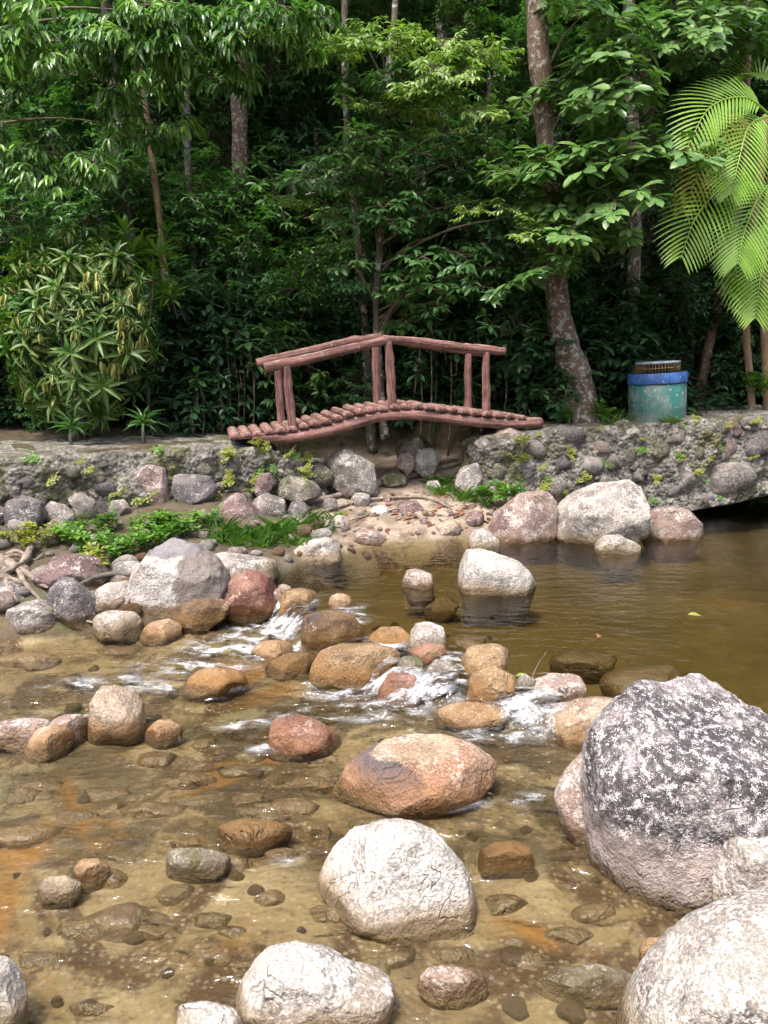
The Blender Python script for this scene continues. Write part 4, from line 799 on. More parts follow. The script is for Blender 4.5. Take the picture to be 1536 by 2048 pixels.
sprays(t, 'lime', [(840, 120, 90, 70, 8.6, 11, .8), (930, 110, 60, 50, 8.5, 6, .75), (760, 70, 60, 50, 8.8, 5, .8), (880, 210, 80, 40, 8.6, 6, .75), (690, 60, 60, 50, 9.0, 6, .8), (1040, 430, 70, 45, 8.3, 8, .7), (1000, 300, 60, 40, 8.9, 4, .7),
                   (960, 400, 40, 40, 8.6, 3, .7), (620, 440, 30, 50, 9.0, 2, .7), (770, 230, 50, 40, 9.0, 4, .8), (690, 330, 30, 30, 9.0, 2, .6), (850, 570, 50, 30, 9.1, 3, .6), (800, 610, 40, 30, 9.1, 3, .6), (1060, 520, 30, 30, 8.5, 2, .6)], tp, 12)
sprays(t, 'dark', [(690, 250, 60, 70, 8.9, 6, .9), (640, 360, 70, 60, 9.0, 6, .9), (740, 420, 60, 60, 8.95, 6, .9), (680, 520, 70, 60, 9.0, 6, .9), (820, 340, 70, 60, 9.0, 6, .9), (880, 470, 80, 60, 8.9, 7, .9), (830, 580, 70, 50, 8.95, 6, .9), (960, 540, 60, 60, 9.0, 5, .9), (770, 160, 50, 60, 9.0, 4, .9), (950, 260, 50, 50, 9.1, 4, .9)], tp, 19)
r_ = np.random.RandomState(8)
for (a, b, c_, d_) in [((770, 340), (830, 390), (890, 430), (960, 470)), ((830, 390), (850, 350), (840, 340), (820, 320)), ((890, 430), (930, 420), (980, 410), (1010, 405)), ((690, 330), (650, 350), (640, 380), (610, 390)), ((905, 440), (890, 470), (880, 490), (875, 500))]:
    v_, f_ = tube(curve([Py(*q, 9.1) for q in (a, b, c_, d_)], 14), np.linspace(.016, .005, 14), 6, .3, 3); link('bare_branch', mesh('bare_branch', v_ - np.array(t.location), f_, [BK['pale']]), t)
crown(t, 'mid', Py(850, -250, 10.0), (1.5, .7, .7), 6, .7, 6)
t = thing('canopy_tree', tuple(Py(-130, 870, 8.6)), 'tree with long drooping glossy leaves hanging above the croton bush', 'tree')
tp = trunk_px([(-130, 880, 16), (-125, 700, 15), (-115, 500, 14), (-100, 300, 13), (-70, 100, 12), (-30, -100, 10), (40, -400, 6)], 8.6, 'grey', t, 9, 9, 50)
sprays(t, 'droop', [(180, 70, 80, 50, 7.8, 9, .8), (350, 60, 80, 60, 7.8, 10, .8), (530, 50, 80, 50, 8.0, 9, .8), (60, 60, 70, 60, 8.0, 8, .8), (430, 130, 60, 50, 8.1, 6, .8), (110, 290, 90, 45, 7.9, 9, .75), (310, 260, 60, 40, 8.2, 6, .7),
                    (20, 200, 50, 60, 7.8, 5, .8), (250, 170, 70, 50, 8.5, 6, .8), (40, 320, 50, 40, 8.0, 4, .7), (600, 20, 50, 40, 8.2, 4, .75), (270, 20, 70, 30, 7.9, 6, .8), (430, 20, 60, 30, 7.9, 6, .8)], tp, 13)
crown(t, 'mid', Py(300, -300, 9.6), (1.8, .7, .8), 8, .75, 7)
# ---- slimmer trunks one can pick out in the wood
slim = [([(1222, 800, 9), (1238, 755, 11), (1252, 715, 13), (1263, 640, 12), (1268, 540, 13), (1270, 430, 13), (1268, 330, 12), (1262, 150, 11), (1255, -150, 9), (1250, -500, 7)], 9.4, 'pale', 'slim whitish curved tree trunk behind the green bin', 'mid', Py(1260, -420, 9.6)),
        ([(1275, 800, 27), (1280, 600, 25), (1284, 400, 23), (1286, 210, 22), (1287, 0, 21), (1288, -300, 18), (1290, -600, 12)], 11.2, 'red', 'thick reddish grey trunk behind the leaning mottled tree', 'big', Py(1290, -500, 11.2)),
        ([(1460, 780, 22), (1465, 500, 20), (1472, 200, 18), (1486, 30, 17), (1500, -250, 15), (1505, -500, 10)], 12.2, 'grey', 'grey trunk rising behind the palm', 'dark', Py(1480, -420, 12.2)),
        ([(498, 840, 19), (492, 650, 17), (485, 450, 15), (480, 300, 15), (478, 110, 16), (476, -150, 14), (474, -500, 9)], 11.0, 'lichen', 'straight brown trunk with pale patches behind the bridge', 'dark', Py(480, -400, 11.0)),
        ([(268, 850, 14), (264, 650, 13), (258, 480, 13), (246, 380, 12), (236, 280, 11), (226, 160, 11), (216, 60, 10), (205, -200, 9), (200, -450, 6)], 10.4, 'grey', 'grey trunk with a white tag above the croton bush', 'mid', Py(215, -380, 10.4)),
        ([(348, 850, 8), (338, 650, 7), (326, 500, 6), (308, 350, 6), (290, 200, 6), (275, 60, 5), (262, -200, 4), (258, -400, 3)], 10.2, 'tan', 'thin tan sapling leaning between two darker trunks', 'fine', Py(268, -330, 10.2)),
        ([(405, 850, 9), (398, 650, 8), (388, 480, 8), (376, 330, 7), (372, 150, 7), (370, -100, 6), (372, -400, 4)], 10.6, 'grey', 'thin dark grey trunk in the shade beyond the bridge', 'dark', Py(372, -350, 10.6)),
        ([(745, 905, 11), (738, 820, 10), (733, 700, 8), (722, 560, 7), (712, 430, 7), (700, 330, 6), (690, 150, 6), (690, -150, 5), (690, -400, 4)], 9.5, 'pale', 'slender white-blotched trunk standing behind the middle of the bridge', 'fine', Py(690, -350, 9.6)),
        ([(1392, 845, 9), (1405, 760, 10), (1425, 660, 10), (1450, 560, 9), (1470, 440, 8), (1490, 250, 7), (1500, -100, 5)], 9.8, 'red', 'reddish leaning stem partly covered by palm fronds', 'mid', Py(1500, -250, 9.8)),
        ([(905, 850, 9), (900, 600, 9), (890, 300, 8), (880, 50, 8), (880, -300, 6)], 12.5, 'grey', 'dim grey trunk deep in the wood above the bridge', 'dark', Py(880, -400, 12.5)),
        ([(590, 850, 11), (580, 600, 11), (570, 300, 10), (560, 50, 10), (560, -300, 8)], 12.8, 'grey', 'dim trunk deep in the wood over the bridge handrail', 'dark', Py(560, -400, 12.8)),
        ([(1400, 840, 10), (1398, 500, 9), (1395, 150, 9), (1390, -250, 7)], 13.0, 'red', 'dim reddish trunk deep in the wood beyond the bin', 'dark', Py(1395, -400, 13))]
r2s = np.random.RandomState(4)
for i, (pts, d, bk, lab, kd, cc) in enumerate(slim):
    g0 = Py(pts[0][0], pts[0][1], d); g0[2] = min(g0[2], gz(g0[0], g0[1]) if d > 9.3 else g0[2]) - .05
    t = thing('forest_tree', tuple(g0), lab, 'tree'); trunk_px(pts, d, bk, t, 20 + i, 10, 60)
    cv = Py(pts[-3][0] + r2s.uniform(-60, 60), r2s.uniform(0, 170), d + 1.6); crown(t, kd, cv, (1.1, .4, 1.2), 9, .62, 30 + i); crown(t, kd, cc + np.array([0, .8, 0]), (1.3, .8, .8), 4, .7, 60 + i)
    if lab.startswith('grey trunk with'):
        p = Py(235, 256, 10.4 - .11); bm = bmesh.new(); bmesh.ops.create_grid(bm, x_segments=3, y_segments=4, size=.5); 
        for q in bm.verts: q.co = Vector((q.co.x * .10, -.012 * math.cos(q.co.x * 3) + .004 * math.sin(q.co.y * 9), q.co.y * .13))
        bmesh.ops.solidify(bm, geom=bm.faces[:], thickness=.003); tm = bpy.data.meshes.new('tag'); bm.to_mesh(tm); bm.free(); kk_ = NT('white_paper'); tm.materials.append(kk_.fin(kk_.mix(kk_.rng(kk_.noise(kk_.objvec(), 30), .4, .6), (.62, .64, .7), (.75, .76, .8)), .7))
        o = link('paper_tag', tm, loc=tuple(p), rot=(0, .12, .1)); tag(o, 'small white paper tag fixed to a grey trunk', 'tag')
# ---- the wood behind: trees and shrubs on the slope
r_ = np.random.RandomState(77)

for row, (y, nx_, hs, kinds) in enumerate([(10.6, 9, (2.6, 3.6), ('dark', 'mid')), (12.2, 10, (3.6, 5.5), ('dark', 'mid', 'fine')), (14.2, 11, (4.5, 7), ('mid', 'dark', 'fine')), (16.8, 12, (5, 8), ('mid', 'fine', 'dark')), (20, 12, (6, 9), ('mid', 'fine'))]):
    for i in range(nx_):
        wd = y * .62 + 1.0; x = -wd + 2 * wd * (i + r_.uniform(.2, .8)) / nx_; yy = y + r_.uniform(-.6, .6); z0 = gz(x, yy); H_ = r_.uniform(*hs)
        kd = random.choice(kinds); bk = random.choice(['grey', 'red', 'pale', 'lichen']); sc_ = .62 + .02 * (y - 10)
        lab = {'dark': 'dark green', 'mid': 'mid green', 'fine': 'small-leaved'}[kd] + ' forest tree with ' + {'grey': 'grey', 'red': 'reddish', 'pale': 'pale', 'lichen': 'mottled'}[bk] + ' trunk on the slope ' + ('just behind the path' if row == 0 else 'deep behind the stream' if row < 3 else 'far up in the wood')
        t = thing('forest_tree', (x, yy, z0 - .05), lab, 'tree', lab.split(' with')[0] + 's' + lab.split(' trunk')[1])
        pts = curve([(0, 0, 0), (r_.uniform(-.2, .2), r_.uniform(-.1, .1), H_ * .45), (r_.uniform(-.3, .3), r_.uniform(-.2, .2), H_ * .85)], 14); v_, f_ = tube(pts, np.linspace(.09, .03, 14), 8, .2, i); link('trunk', mesh('trunk', v_, f_, [BK[bk]]), t)
        s = sc_
        for q in range(14 + row * 2):
            hz = (.08 + .97 * (q + r_.rand()) / (14 + row * 2)) * H_; p = np.array([x + r_.normal(0, .55), yy + r_.normal(0, .45), z0 + hz]); add_child(t, 'foliage', random.choice(MASS[kd if r_.rand() > .25 else random.choice(kinds)]), p, (r_.uniform(-.3, .3), r_.uniform(-.3, .3), r_.uniform(0, 6.28)), s * r_.uniform(.8, 1.25))
# overhead canopy of the same wood, seen only as shade and in the water
for i in range(10):
    x = -7.5 + 15 * (i + .5) / 10 + r_.uniform(-.4, .4); yy = r_.uniform(14, 17); z0 = gz(x, yy)
    t = thing('tall_tree', (x, yy, z0 - .05), 'tall slim forest tree whose crown closes the canopy above', 'tree', 'tall trees closing the canopy')
    H_ = r_.uniform(8, 10); pts = curve([(0, 0, 0), (r_.uniform(-.2, .2), .1, H_ * .5), (r_.uniform(-.3, .3), -.3, H_)], 16); v_, f_ = tube(pts, np.linspace(.11, .04, 16), 8, .2, i); link('trunk', mesh('trunk', v_, f_, [BK[random.choice(['grey', 'lichen', 'red'])]]), t)
    crown(t, random.choice(['dark', 'mid']), (x, yy - .4, z0 + H_ - 1.2), (1.3, 1.5, 1.5), 16, 1.0, 300 + i)
# understorey shrubs
for i in range(26):
    px = -60 + 1660 * (i + r_.uniform(.1, .9)) / 26; d = r_.uniform(8.9, 10.0)
    if px < 330: d = r_.uniform(8.8, 9.8)
    if 430 < px < 1110: d = r_.uniform(9.4, 10.3)
    x = (px - 768) / FPX * d / CP; z0 = gz(x, d)
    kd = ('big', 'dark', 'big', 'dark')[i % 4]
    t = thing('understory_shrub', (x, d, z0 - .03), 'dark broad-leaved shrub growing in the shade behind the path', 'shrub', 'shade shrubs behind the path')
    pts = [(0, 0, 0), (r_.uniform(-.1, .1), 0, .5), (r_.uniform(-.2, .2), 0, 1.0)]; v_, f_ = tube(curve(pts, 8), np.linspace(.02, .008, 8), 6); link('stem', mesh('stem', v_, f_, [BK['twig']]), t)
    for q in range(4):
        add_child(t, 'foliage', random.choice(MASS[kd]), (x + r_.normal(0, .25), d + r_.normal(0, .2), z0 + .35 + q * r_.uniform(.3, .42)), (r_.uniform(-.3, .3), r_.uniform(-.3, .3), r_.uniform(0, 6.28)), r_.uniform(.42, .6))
# ---- croton bush
def rosette(seed, n, L, W_, mat, tpl='strap', el0=1.2, el1=-.9, yel=True):
    r2 = np.random.RandomState(seed); g_ = Geo(); i = np.arange(n); az = i * 2.4 + r2.uniform(-.2, .2, n); el = el0 + (el1 - el0) * (i / (n - 1)) ** .9 + r2.uniform(-.12, .12, n)
    d = sph(az, el); up = np.tile([0, 0, 1.], (n, 1)) - d * .2 + sph(az, np.full(n, .2)) * (-.6) * np.clip(np.sin(el), 0, 1)[:, None] + sph(az, np.zeros(n)) * np.clip(-np.sin(el), 0, 1)[:, None]
    rnd = np.clip(.1 + .75 * (i / n) + r2.uniform(-.15, .2, n), 0, 1) if yel else r2.rand(n)
    put_leaves(g_, np.outer(1 - i / n, [0, 0, .06]) + d * .01, d, up, L * (.65 + .45 * np.sin(np.pi * (i + 4) / (n + 4))) * r2.uniform(.85, 1.1, n), W_ * r2.uniform(.85, 1.1, n), tpl, 0, rnd, seed)
    v_, f_ = tube([(0, 0, -.22), (0, 0, -.1), (0, 0, .06)], [.011, .009, .005], 5); g_.add(v_, f_, 1); return g_.mesh('rosette', [LM[mat], BK['twig']])
ROS = [rosette(400 + q, 22, .215, .058, 'croton', 'strap', 1.2, -1.25) for q in range(5)]
cb = Py(165, 872, 8.0); t = thing('croton_bush', tuple(cb), 'variegated bush with yellow-veined drooping leaves on the path edge', 'bush')
for q in range(9):
    e = Py(60 + q * 30, 560 + 60 * abs(q - 4) ** .8, 8.0 + r_.uniform(-.3, .3)); v_, f_ = tube(curve([cb + [r_.uniform(-.15, .15), r_.uniform(-.15, .15), -.05], (cb + e) / 2 + [0, 0, .1], e], 10), np.linspace(.03, .01, 10), 7, .15, q); link('stem', mesh('stem', v_ - cb, f_, [BK['grey']]), t)
cnt = 0
while cnt < 200:
    a, b, c_ = r_.uniform(-1, 1), r_.uniform(-1, 1), r_.uniform(-1, 1); rr = math.sqrt(a * a + b * b + c_ * c_)
    if rr > 1 or rr < .55 or c_ > .5: continue
    px, py = 150 + a * 160, 660 + b * 200; 
    if py > 845: continue
    p = Py(px, py, 8.0 + c_ * .55); n = Vector((a, c_, -b * .8 + .55)).normalized(); q_ = Vector((0, 0, 1)).rotation_difference(n)
    link('rosette', random.choice(ROS), t, Vector(p) - t.location, (q_ @ Euler((0, 0, r_.uniform(0, 6.28))).to_quaternion()).to_euler(), r_.choice([.45, .6, .75, .95]) * r_.uniform(.9, 1.1)); cnt += 1
DP = [rosette(480 + q, 6, .24, .055, 'croton', 'strap', -.7, -1.5) for q in range(3)]
for me in DP:
    a_ = me.attributes['leaf']; buf = np.zeros(len(me.vertices) * 4, np.float32); a_.data.foreach_get('color', buf); buf = buf.reshape(-1, 4); buf[:, 0] = .84 + .1 * np.repeat(rs.rand(len(buf) // 8 + 1), 8)[:len(buf)]; a_.data.foreach_set('color', buf.ravel())
for q in range(52):
    a, b = r_.uniform(-1, 1), r_.uniform(-.75, 1.0)
    if a * a + b * b > 1: continue
    p = Py(150 + a * 150, 650 + b * 180, 8.0 - .58 * math.sqrt(1 - min(a * a + b * b, .99))); link('old_leaves', random.choice(DP), t, Vector(p) - t.location, (r_.uniform(-.3, .1), r_.uniform(-.3, .3), r_.uniform(0, 6.28)), r_.uniform(.38, .62))
GR = [rosette(430 + q, 16, .22, .05, 'weed', 'ell', 1.2, -.3, False) for q in range(3)]
t = thing('yellow_green_bush', tuple(Py(300, 868, 8.7)), 'bright plain green rosette shrub behind the variegated bush', 'bush')
for (px, py) in [(290, 500), (320, 520), (265, 520), (330, 590), (305, 560), (345, 600), (250, 480), (330, 480)]:
    add_child(t, 'rosette', random.choice(GR), Py(px, py, 8.5 + r_.uniform(-.15, .15)), (r_.uniform(-.4, .4), r_.uniform(-.4, .4), r_.uniform(0, 6)), r_.uniform(.9, 1.2))
v_, f_ = tube(curve([Py(300, 868, 8.7), Py(295, 700, 8.6), Py(310, 540, 8.5)], 12), np.linspace(.025, .01, 12), 7); link('stem', mesh('stem', v_ - np.array(t.location), f_, [BK['grey']]), t)
DR = rosette(450, 18, .42, .05, 'mid', 'strap', 1.3, -.1, False)
for (px, py, d, lab) in [(557, 690, 9.2, 'strap-leaved plant standing behind the sloping handrail'), (600, 585, 10, 'strap-leaved plant in the wood above the handrail'), (285, 850, 7.6, 'low strap-leaved plant at the foot of the variegated bush'), (140, 860, 7.5, 'strap-leaved tuft on the path edge below the variegated bush')]:
    s = 1.0 if d > 8 else .55; p = Py(px, py, d); t = thing('strap_leaf_plant', (p[0], p[1], gz(p[0], p[1])), lab, 'plant'); add_child(t, 'rosette', DR, p, (r_.uniform(-.2, .2), r_.uniform(-.2, .2), r_.uniform(0, 6)), s)
    v_, f_ = tube([(0, 0, -.05), (0, 0, max(p[2] - t.location.z, .02) / 2), (0, 0, max(p[2] - t.location.z, .04))], [.02, .018, .014], 6); link('stem', mesh('stem', v_, f_, [BK['grey']]), t)
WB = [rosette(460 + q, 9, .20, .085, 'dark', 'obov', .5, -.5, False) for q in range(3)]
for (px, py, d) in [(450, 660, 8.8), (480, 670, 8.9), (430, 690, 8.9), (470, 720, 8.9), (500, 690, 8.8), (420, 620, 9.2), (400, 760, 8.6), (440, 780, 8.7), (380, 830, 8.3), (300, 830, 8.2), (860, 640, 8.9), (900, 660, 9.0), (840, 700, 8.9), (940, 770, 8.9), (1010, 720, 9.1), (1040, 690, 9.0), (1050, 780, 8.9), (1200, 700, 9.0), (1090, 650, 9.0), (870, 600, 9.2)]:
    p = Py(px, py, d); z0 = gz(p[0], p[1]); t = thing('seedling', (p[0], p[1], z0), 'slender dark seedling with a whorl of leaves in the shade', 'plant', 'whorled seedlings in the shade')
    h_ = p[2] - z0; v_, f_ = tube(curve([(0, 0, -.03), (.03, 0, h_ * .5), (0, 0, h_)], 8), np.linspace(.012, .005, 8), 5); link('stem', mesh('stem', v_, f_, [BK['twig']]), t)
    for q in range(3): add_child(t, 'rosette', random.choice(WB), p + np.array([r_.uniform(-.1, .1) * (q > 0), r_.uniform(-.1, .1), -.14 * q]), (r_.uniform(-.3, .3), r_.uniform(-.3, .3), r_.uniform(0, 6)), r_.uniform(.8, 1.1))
# ---- palm
t = thing('palm', tuple(Py(1508, 848, 8.75)), 'palm with arching feathery yellow-green fronds by the bin', 'palm')
for pts in ([(1506, 860, 8), (1500, 760, 7), (1492, 650, 7), (1500, 500, 8), (1520, 350, 9), (1535, 230, 9)], [(1535, 860, 8), (1530, 720, 7), (1525, 560, 7), (1535, 420, 8), (1545, 330, 8)]): trunk_px(pts, 8.75, 'tan', t, 4, 10, 40, 'stem', .06)
def frond(pts, L, mat, seed, nleaf=24, tiltn=(0, -.75, .45)):
    r2 = np.random.RandomState(seed); p = curve([Py(a, b, d) for a, b, d in pts], nleaf + 6); g_ = Geo(); org = p[0].copy()
    v_, f_ = tube(p - org, np.linspace(.014, .003, len(p)), 6); g_.add(v_, f_, 0, np.tile([.9, .5, 0.], (len(v_), 1)))
    tn = norm(np.gradient(p, axis=0))[5:-1]; b = p[5:-1]; n = len(b); s = np.linspace(0, 1, n); nrm = norm(np.asarray(tiltn) + r2.normal(0, .1, 3)); side = norm(np.cross(tn, nrm))
    ln = L * (.45 + .75 * np.sin(np.pi * np.clip(s * .9 + .08, 0, 1))) * r2.uniform(.93, 1.05, n)
    for sg in (-1, 1):
        for i in range(n):
            d0 = norm(tn[i] * (.55 + .5 * s[i]) + side[i] * sg * .85 + nrm * .12); q = []
            dd = d0.copy(); pt = b[i] - org; segs = 5
            for kx in range(segs + 1):
                q.append(pt.copy()); pt = pt + dd * ln[i] / segs; dd = norm(dd + np.array([0, 0, -.10]))
            q = np.array(q); w = np.array([.35, 1, 1, .85, .55, .05])[:, None] * .0125; e = norm(np.cross(norm(np.gradient(q, axis=0)), nrm)); k0 = np.vstack([q + e * w, q - e * w]); m_ = segs + 1
            f_ = [(j, j + 1, m_ + j + 1, m_ + j) for j in range(segs)]; rn = np.clip(.5 + r2.normal(0, .2), 0, 1); a_ = np.tile([rn, .5, .5], (len(k0), 1)); g_.add(k0, f_, 0, a_)
    return g_.mesh('frond', [LM[mat]]), org
for i, (pts, L, mt) in enumerate([([(1545, 235, 8.6), (1490, 195, 8.4), (1420, 215, 8.2), (1372, 300, 8.0)], .42, 'palm'), ([(1530, 250, 8.7), (1470, 255, 8.5), (1410, 320, 8.3), (1365, 430, 8.2)], .36, 'palmy'),
        ([(1545, 230, 8.6), (1500, 250, 8.3), (1478, 320, 8.1), (1462, 390, 8.0)], .40, 'palm'), ([(1530, 380, 8.6), (1460, 365, 8.4), (1395, 430, 8.1), (1360, 520, 7.9)], .46, 'palm'),
        ([(1540, 220, 8.6), (1570, 200, 8.4), (1620, 240, 8.2), (1650, 330, 8.0)], .45, 'palm'), ([(1550, 360, 8.6), (1520, 390, 8.3), (1490, 460, 8.1), (1475, 530, 8.0)], .48, 'palm'),
         ([(1540, 420, 8.6), (1535, 480, 8.4), (1520, 560, 8.2), (1510, 640, 8.1)], .40, 'palm'),
        ([(1500, 420, 8.7), (1470, 480, 8.5), (1475, 560, 8.3), (1500, 630, 8.2)], .30, 'palm'),  ([(1550, 180, 8.9), (1530, 150, 9.1), (1480, 150, 9.3), (1430, 180, 9.5)], .4, 'palm')]):
    me, org = frond(pts, L, mt, 500 + i); link('frond', me, t, Vector(org) - t.location)
# ---- weeds, grass and small plants on the banks
def weed(seed, mat, n=5, h=.16, L=.075, W_=.035):
    r2 = np.random.RandomState(seed); g_ = Geo()
    for s in range(n):
        e = np.array([r2.normal(0, .07), r2.normal(0, .07), h * r2.uniform(.5, 1.2)]); c_ = curve([(0, 0, -.02), e * [.4, .4, .6], e], 6); v_, f_ = tube(c_, np.linspace(.004, .002, 6), 4); g_.add(v_, f_, 0, np.tile([.5, .5, 0.], (len(v_), 1)))
        for q in range(2, 6): whorl(g_, c_[q], (0, 0, 1), 4, L * r2.uniform(.7, 1.1), W_, r2, 'ell', (-.2, .6), 0, seed + q)
    return g_.mesh('leaves', [LM[mat]])
def grass(seed, n=42, h=.17, mat='weed'):
    r2 = np.random.RandomState(seed); g_ = Geo(); az = r2.uniform(0, 6.28, n); el = r2.uniform(.5, 1.45, n); d = sph(az, el); b = np.column_stack([r2.normal(0, .035, (n, 2)), np.full(n, -.01)])
    put_leaves(g_, b, d, -sph(az, np.zeros(n)) * .8 + [0, 0, .5], h * r2.uniform(.5, 1.15, n), np.full(n, .006), 'strap', 0, None, seed); return g_.mesh('blades', [LM[mat]])
WD = [weed(600 + q, 'weed') for q in range(4)]; WY = [weed(620 + q, 'weedy', 5, .12, .05, .03) for q in range(3)]; WS = [weed(640 + q, 'weed', 4, .07, .04, .022) for q in range(3)]; GS = [grass(660 + q) for q in range(4)]
def stand(name, pool, px, py, d, label, cat, group, sc=1, dz=0, on=None):
    p = Py(px, py, d) if on is None else Pg(px, py); z = p[2] + dz; o = link(name, random.choice(pool), loc=(p[0], p[1], z), rot=(r_.uniform(-.15, .15), r_.uniform(-.15, .15), r_.uniform(0, 6.28)), scale=sc * r_.uniform(.8, 1.2)); return tag(o, label, cat, group)
G1 = 'broad-leaved weeds below the wall by the variegated bush'
for (px, py) in [(140, 1080), (165, 1090), (200, 1085), (205, 1060), (225, 1050), (250, 1080), (280, 1075), (300, 1062), (320, 1050), (340, 1042), (355, 1050), (370, 1060), (390, 1048), (420, 1040), (430, 1052), (260, 1100), (230, 1110), (160, 1060), (120, 1075), (185, 1105), (295, 1090), (330, 1075), (345, 1065), (270, 1058), (310, 1085)]:
    d = 6.55 + (1090 - py) * .004 - (px < 200) * .3; stand('weed', WD, px, py + 12, d, 'bright green broad-leaved weed on the bank below the wall by the variegated bush', 'weed', G1, .8, 0, True)
for (px, py) in [(45, 1075), (70, 1065), (95, 1085), (60, 1095), (185, 1120), (20, 1080), (210, 1130)]: stand('weed', WY, px, py + 10, 6.0, 'yellowish weed growing below the wall by the variegated bush', 'weed', 'yellowish weeds below the wall by the variegated bush', 1.0, 0, True)
for (px, py, d) in [(455, 1070, 6.6), (480, 1075, 6.6), (500, 1080, 6.6), (520, 1075, 6.7), (540, 1070, 6.8), (560, 1075, 6.7), (440, 1085, 6.5), (575, 1060, 6.9), (610, 1050, 7.0), (640, 1060, 6.95), (530, 1095, 6.4), (470, 1095, 6.4), (20, 985, 6.3), (660, 1050, 7.1), (590, 1090, 6.5)]: stand('grass_tuft', GS, px, py, d, 'tuft of fine green grass on the bank beside the beach', 'grass', 'grass tufts below the wall by the variegated bush', 1.1, 0, True)
for (px, py, d) in [(870, 975, 7.5), (890, 970, 7.55), (905, 985, 7.45), (880, 990, 7.4), (925, 1000, 7.4)]: stand('grass_tuft', GS, px, py, d, 'lush grass tuft growing on the sandy beach under the bridge', 'grass', 'grass tufts on the beach', 1.15, 0, True)
for (px, py, d) in [(965, 985, 7.4), (985, 990, 7.35), (1000, 980, 7.4), (1015, 995, 7.3), (950, 990, 7.4), (975, 1000, 7.3), (1030, 990, 7.35)]: stand('weed', WD, px, py, d, 'bright weed by the pink boulder at the beach', 'weed', 'bright weeds at the top of the beach', .9, -.08)
for q in range(76):                                   # small plants rooted in the wall joints
    side = q % 2; V_, o_ = ((LV, LO), (RV, RO))[side]; r0 = ((-3.8, -.7), (1.1, 4.6))[side]
    while True:
        ci = r_.randint(5, V_.shape[1] - 5); ri = 7 + r_.randint(0, 40); p = V_[ri, ci]
        if r0[0] < p[0] < r0[1]: break
    o = link('wall_weed', random.choice(WY if r_.rand() > .4 else WS), loc=tuple(p + np.append(o_[ci], 0) * .03), rot=(.7 + r_.uniform(-.3, .3), r_.uniform(-.4, .4), r_.uniform(-.5, .5)), scale=r_.uniform(.3, .75))
    tag(o, 'small plant rooted in a joint of the rubble wall by the variegated bush' if side == 0 else 'small yellowish plant rooted in a joint of the rubble wall under the bin', 'weed', 'plants in the left wall' if side == 0 else 'plants in the right wall')
for (px, py, d, lab, sc) in [(940, 885, 0, '', 1), (1232, 850, 8.15, 'spiky grass tuft on the wall top beside the bin', 1.1), (1340, 848, 8.15, 'grass tuft growing before the bin on the wall top', .8)]:
    if d: o = stand('grass_tuft', GS, px, py, d, lab, 'grass', None, sc)
for (px, py, d, lab) in [(1140, 850, 8.3, 'leafy weed at the foot of the leaning mottled tree'), (1205, 848, 8.4, 'leafy weed between the leaning tree and the bin'), (1525, 790, 8.6, 'bright seedling beside the palm stems'), (1505, 785, 8.6, 'bright leafy sprig before the palm stems')]: stand('weed', WD, px, py, d, lab, 'weed', None, 1.1)
for (px, py, d, lab) in [(520, 900, 7.3, 'yellow-green sprig under the bridge end farther from the bin'), (1045, 895, 7.75, 'trailing weed on the wall under the bridge end nearest the bin'), (1040, 930, 7.7, 'yellow-green weed hanging on the wall end near the beach')]: stand('weed', WY, px, py, d, lab, 'weed', None, .9)
# ---- fallen leaves on the beach
DL = []
for q in range(3):
    g_ = Geo(); put_leaves(g_, [[0, 0, .006]], [[1, 0, .08]], [[.1, .2, 1]], [.11], [.045], 'long', 0, np.array([.2 + .3 * q]), q); DL.append(g_.mesh('fallen_leaf', [LM['dead']]))
for q in range(130):
    px, py = r_.choice([940, 900, 760, 830, 960, 720]) + r_.normal(0, 30), r_.choice([1015, 1040, 1000, 1030]) + r_.normal(0, 16); p = Pg(px, py)
    o = link('fallen_leaf', random.choice(DL), loc=(p[0], p[1], gz(p[0], p[1]) + .004), rot=(r_.uniform(-.2, .2), r_.uniform(-.2, .2), r_.uniform(0, 6.28)), scale=r_.uniform(.5, 1.0)); tag(o, 'dry reddish fallen leaf lying on the sandy beach', 'leaf', 'fallen leaves on the beach')
for (px, py, z, lab, mt) in [(1010, 1372, .02, 'bright green leaf caught on a weir stone', 'weed'), (1030, 1352, .02, 'small green leaf beside the round grey weir stone', 'weed'), (885, 1303, .04, 'yellow leaf stuck on a rusty weir stone', 'weedy'), (1195, 1277, .004, 'dark leaf drifting on the pool surface', 'dead'), (1375, 1230, .004, 'yellowish leaf drifting on the pool surface', 'weedy')]:
    g_ = Geo(); put_leaves(g_, [[0, 0, .004]], [[.8, .6, .15]], [[0, -.5, 1]], [.085], [.035], 'ell', 0, np.array([.7]), 1); p = Pz(px, py, z); tag(link('fallen_leaf', g_.mesh('fallen_leaf', [LM[mt]]), loc=tuple(p), rot=(0, 0, r_.uniform(0, 6))), lab, 'leaf')
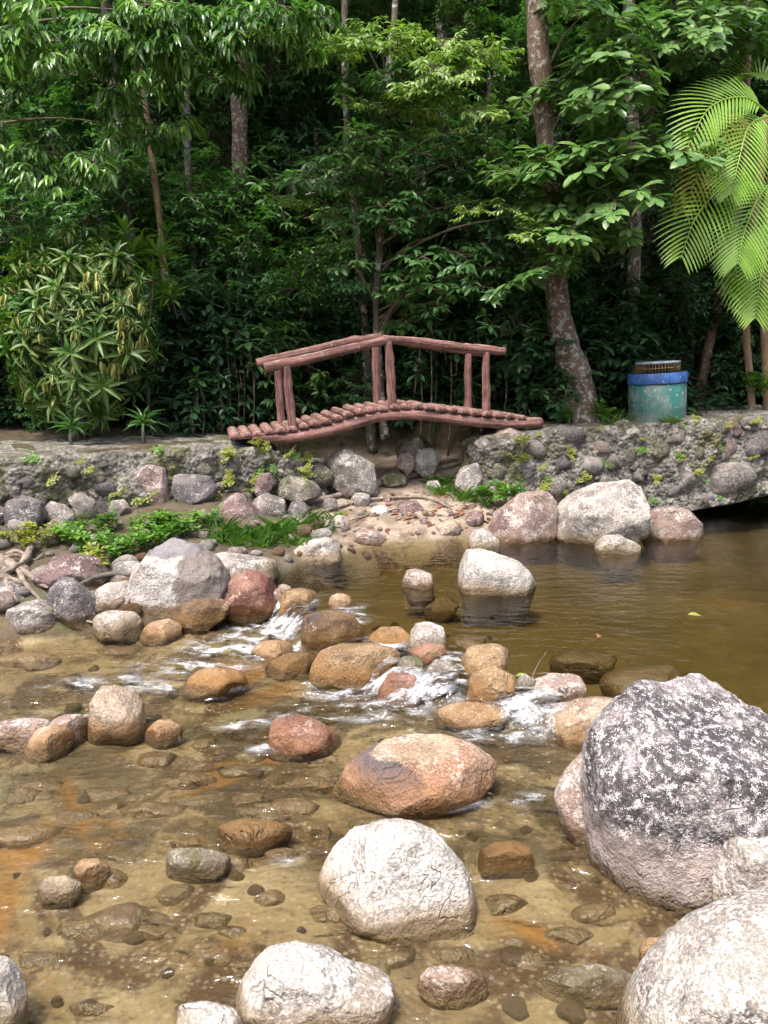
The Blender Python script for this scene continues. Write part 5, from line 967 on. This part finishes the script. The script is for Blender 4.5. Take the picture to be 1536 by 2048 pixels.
# ---- driftwood, roots, sticks
def wood(name, pxs, r, label, bark='wood', cat='driftwood', sides=9, seed=0, dz=0):
    p = curve([(Pg(a, b) + [0, 0, .03 + dz]) if bark in ('wood', 'grey') and cat == 'driftwood' else Py(a, b, d) + [0, 0, dz] for a, b, d in pxs], 26); v_, f_ = tube(p, np.interp(np.linspace(0, 1, 26), np.linspace(0, 1, len(r)), r), sides, .25, seed, True, 8); o = link(name, mesh(name, v_ - p[0], f_, [BK[bark]]), loc=tuple(p[0])); return tag(o, label, cat)
wood('driftwood_log', [(610, 1012, 7.0), (700, 990, 7.1), (800, 962, 7.35), (930, 928, 7.6)], [.02, .032, .036, .03], 'long grey fallen branch lying up the beach under the bridge', seed=1)
wood('driftwood_branch', [(640, 1030, 7.0), (720, 1008, 7.05), (800, 1000, 7.1), (860, 1003, 7.15), (905, 1025, 7.1)], [.012, .016, .014, .010, .006], 'thin curved branch lying across the sandy beach', seed=2)
wood('driftwood_branch', [(160, 1192, 5.5), (195, 1176, 5.5), (235, 1168, 5.5), (266, 1172, 5.45)], [.012, .018, .018, .012], 'short root lying over the pale grey stone', seed=3, bark='grey', dz=.05)
wood('driftwood_branch', [(130, 1245, 5.0), (170, 1250, 4.95), (220, 1262, 4.9)], [.008, .010, .006], 'pinkish stick poking out over the water by the pile', seed=4)
wood('dead_twig', [(1062, 1362, 3.72), (1075, 1330, 3.72), (1092, 1305, 3.72)], [.003, .0025, .0015], 'thin pale twig standing up in the weir', cat='twig', sides=5)
wood('dead_twig', [(1062, 1348, 3.75), (1100, 1347, 3.72), (1130, 1360, 3.7)], [.003, .0025, .0015], 'thin forked twig lying on the blocky weir stone', cat='twig', sides=5)
wood('driftwood_branch', [(690, 1050, 7), (760, 1030, 7), (830, 1022, 7), (900, 1040, 7)], [.006, .010, .009, .004], 'thin crooked twig half buried low on the beach', seed=6)
wood('driftwood_branch', [(620, 985, 7), (690, 972, 7), (760, 975, 7), (830, 955, 7)], [.008, .014, .012, .006], 'dark thin root crossing the top of the beach', seed=7, bark='grey')
for (x0, y0, x1, y1, m, lab) in [(700, 985, 745, 1012, 'grey', 'grey stone beside the fallen branch on the beach'), (655, 1030, 700, 1062, 'pinkgrey', 'brown stone at the grassy edge of the beach'), (870, 1040, 925, 1072, 'tan', 'flat tan stone near the water on the beach'), (760, 945, 815, 975, 'mossy', 'mossy stone at the top of the beach under the bridge'), (930, 1020, 972, 1052, 'purple', 'dark stone among red leaves beside the pink boulder'), (850, 960, 885, 982, 'palegrey', 'small pale stone by the beach grass'), (620, 1055, 668, 1085, 'grey', 'grey rock beside the flat-topped rock at the pool corner')]:
    g3 = Pg((x0 + x1) / 2, y1); B(ell(x0, y0, x1, y1, 5), m, lab, ydist=g3[1] + .04, sub=4)
rt = Pg(60, 1190); t = thing('root_tangle', tuple(rt), 'tangle of grey tree roots at the end of the stone pile', 'roots')
for q, pxs in enumerate([[(5, 1120, 5.7), (15, 1150, 5.6), (20, 1190, 5.5), (40, 1215, 5.4)], [(65, 1105, 5.7), (55, 1130, 5.55), (30, 1150, 5.5), (10, 1160, 5.5)], [(20, 1140, 5.55), (60, 1150, 5.45), (80, 1170, 5.4), (100, 1190, 5.3)], [(10, 1165, 5.5), (50, 1170, 5.4), (70, 1180, 5.35)], [(-10, 1130, 5.6), (30, 1125, 5.6), (60, 1118, 5.65)], [(40, 1150, 5.5), (55, 1180, 5.42), (80, 1200, 5.3), (95, 1225, 5.2)], [(15, 1110, 5.75), (40, 1112, 5.75), (70, 1120, 5.7), (90, 1115, 5.7)]]):
    p = curve([Pg(a[0], a[1]) + [0, -.02, .035 + .03 * math.sin(a[0] * .7)] for a in pxs], 16); v_, f_ = tube(p, np.linspace(.035, .010, 16) * (1 if q < 3 else .6), 8, .35, q, True, 9); link('root', mesh('root', v_ - rt, f_, [BK['wood']]), t)
# ---- loose cobbles on the bed, the bank and the beach
CB = []
for mname in ('tan', 'grey', 'brown', 'olive', 'palegrey', 'orange', 'pinkgrey'):
    for q in range(2):
        a = r_.uniform(.9, 1.2); b = r_.uniform(.5, .75); poly = [(a * math.cos(u) * r_.uniform(.88, 1.08), b * math.sin(u) * r_.uniform(.88, 1.08)) for u in np.linspace(0, 6.283, 9, endpoint=False)]
        pv, pf = rock_shape(outline_r(poly), .8, 3, 700 + len(CB), .07, 4, 1.0); CB.append((mname, mesh('cobble', pv, pf, [ROCKM[mname]])))
def cobble(x, y, s, mats, label, group, sink=.35, name='cobble'):
    me = random.choice([m for a, m in CB if a in mats]); o = link(name, me, loc=(x, y, gz(x, y) + s * (.6 - sink)), rot=(r_.uniform(-.3, .3), r_.uniform(-.3, .3), r_.uniform(0, 6.28)), scale=s); return tag(o, label, 'stone', group)
for q in range(70):
    px, py = r_.uniform(-40, 1560), 1480 + 580 * r_.rand(); p = Pz(px, py, -.18); cobble(p[0], p[1], r_.uniform(.012, .05), ('tan', 'olive', 'brown', 'grey', 'orange'), 'small cobble on the bed of the shallow stream', 'cobbles on the stream bed', .62)
for q in range(45):
    px, py = r_.uniform(100, 1000), r_.uniform(1230, 1480); p = Pz(px, py, -.18); cobble(p[0], p[1], r_.uniform(.03, .07), ('brown', 'olive', 'orange'), 'wet cobble on the bed under the riffle', 'cobbles under the riffle', .6)
for q in range(120):
    x = r_.uniform(-3.4, -.5); y = np.interp(x, XW, YW) + r_.uniform(-.1, 1.5); 
    cobble(x, y, r_.uniform(.035, .11), ('grey', 'pinkgrey', 'palegrey', 'brown'), 'rounded stone lying on the bank below the wall by the variegated bush', 'stones on the bank below the wall by the variegated bush')
for q in range(85):
    x = r_.uniform(-.55, 1.2); y = np.interp(x, XW, YW) + r_.uniform(-.05, 1.3); cobble(x, y, r_.uniform(.012, .05), ('tan', 'palegrey', 'pinkgrey', 'grey'), 'pebble lying on the sandy beach under the bridge', 'pebbles on the beach')
print('objects', len(bpy.data.objects), 'tris', sum(len(m.loops) - 2 * len(m.polygons) for m in bpy.data.meshes))
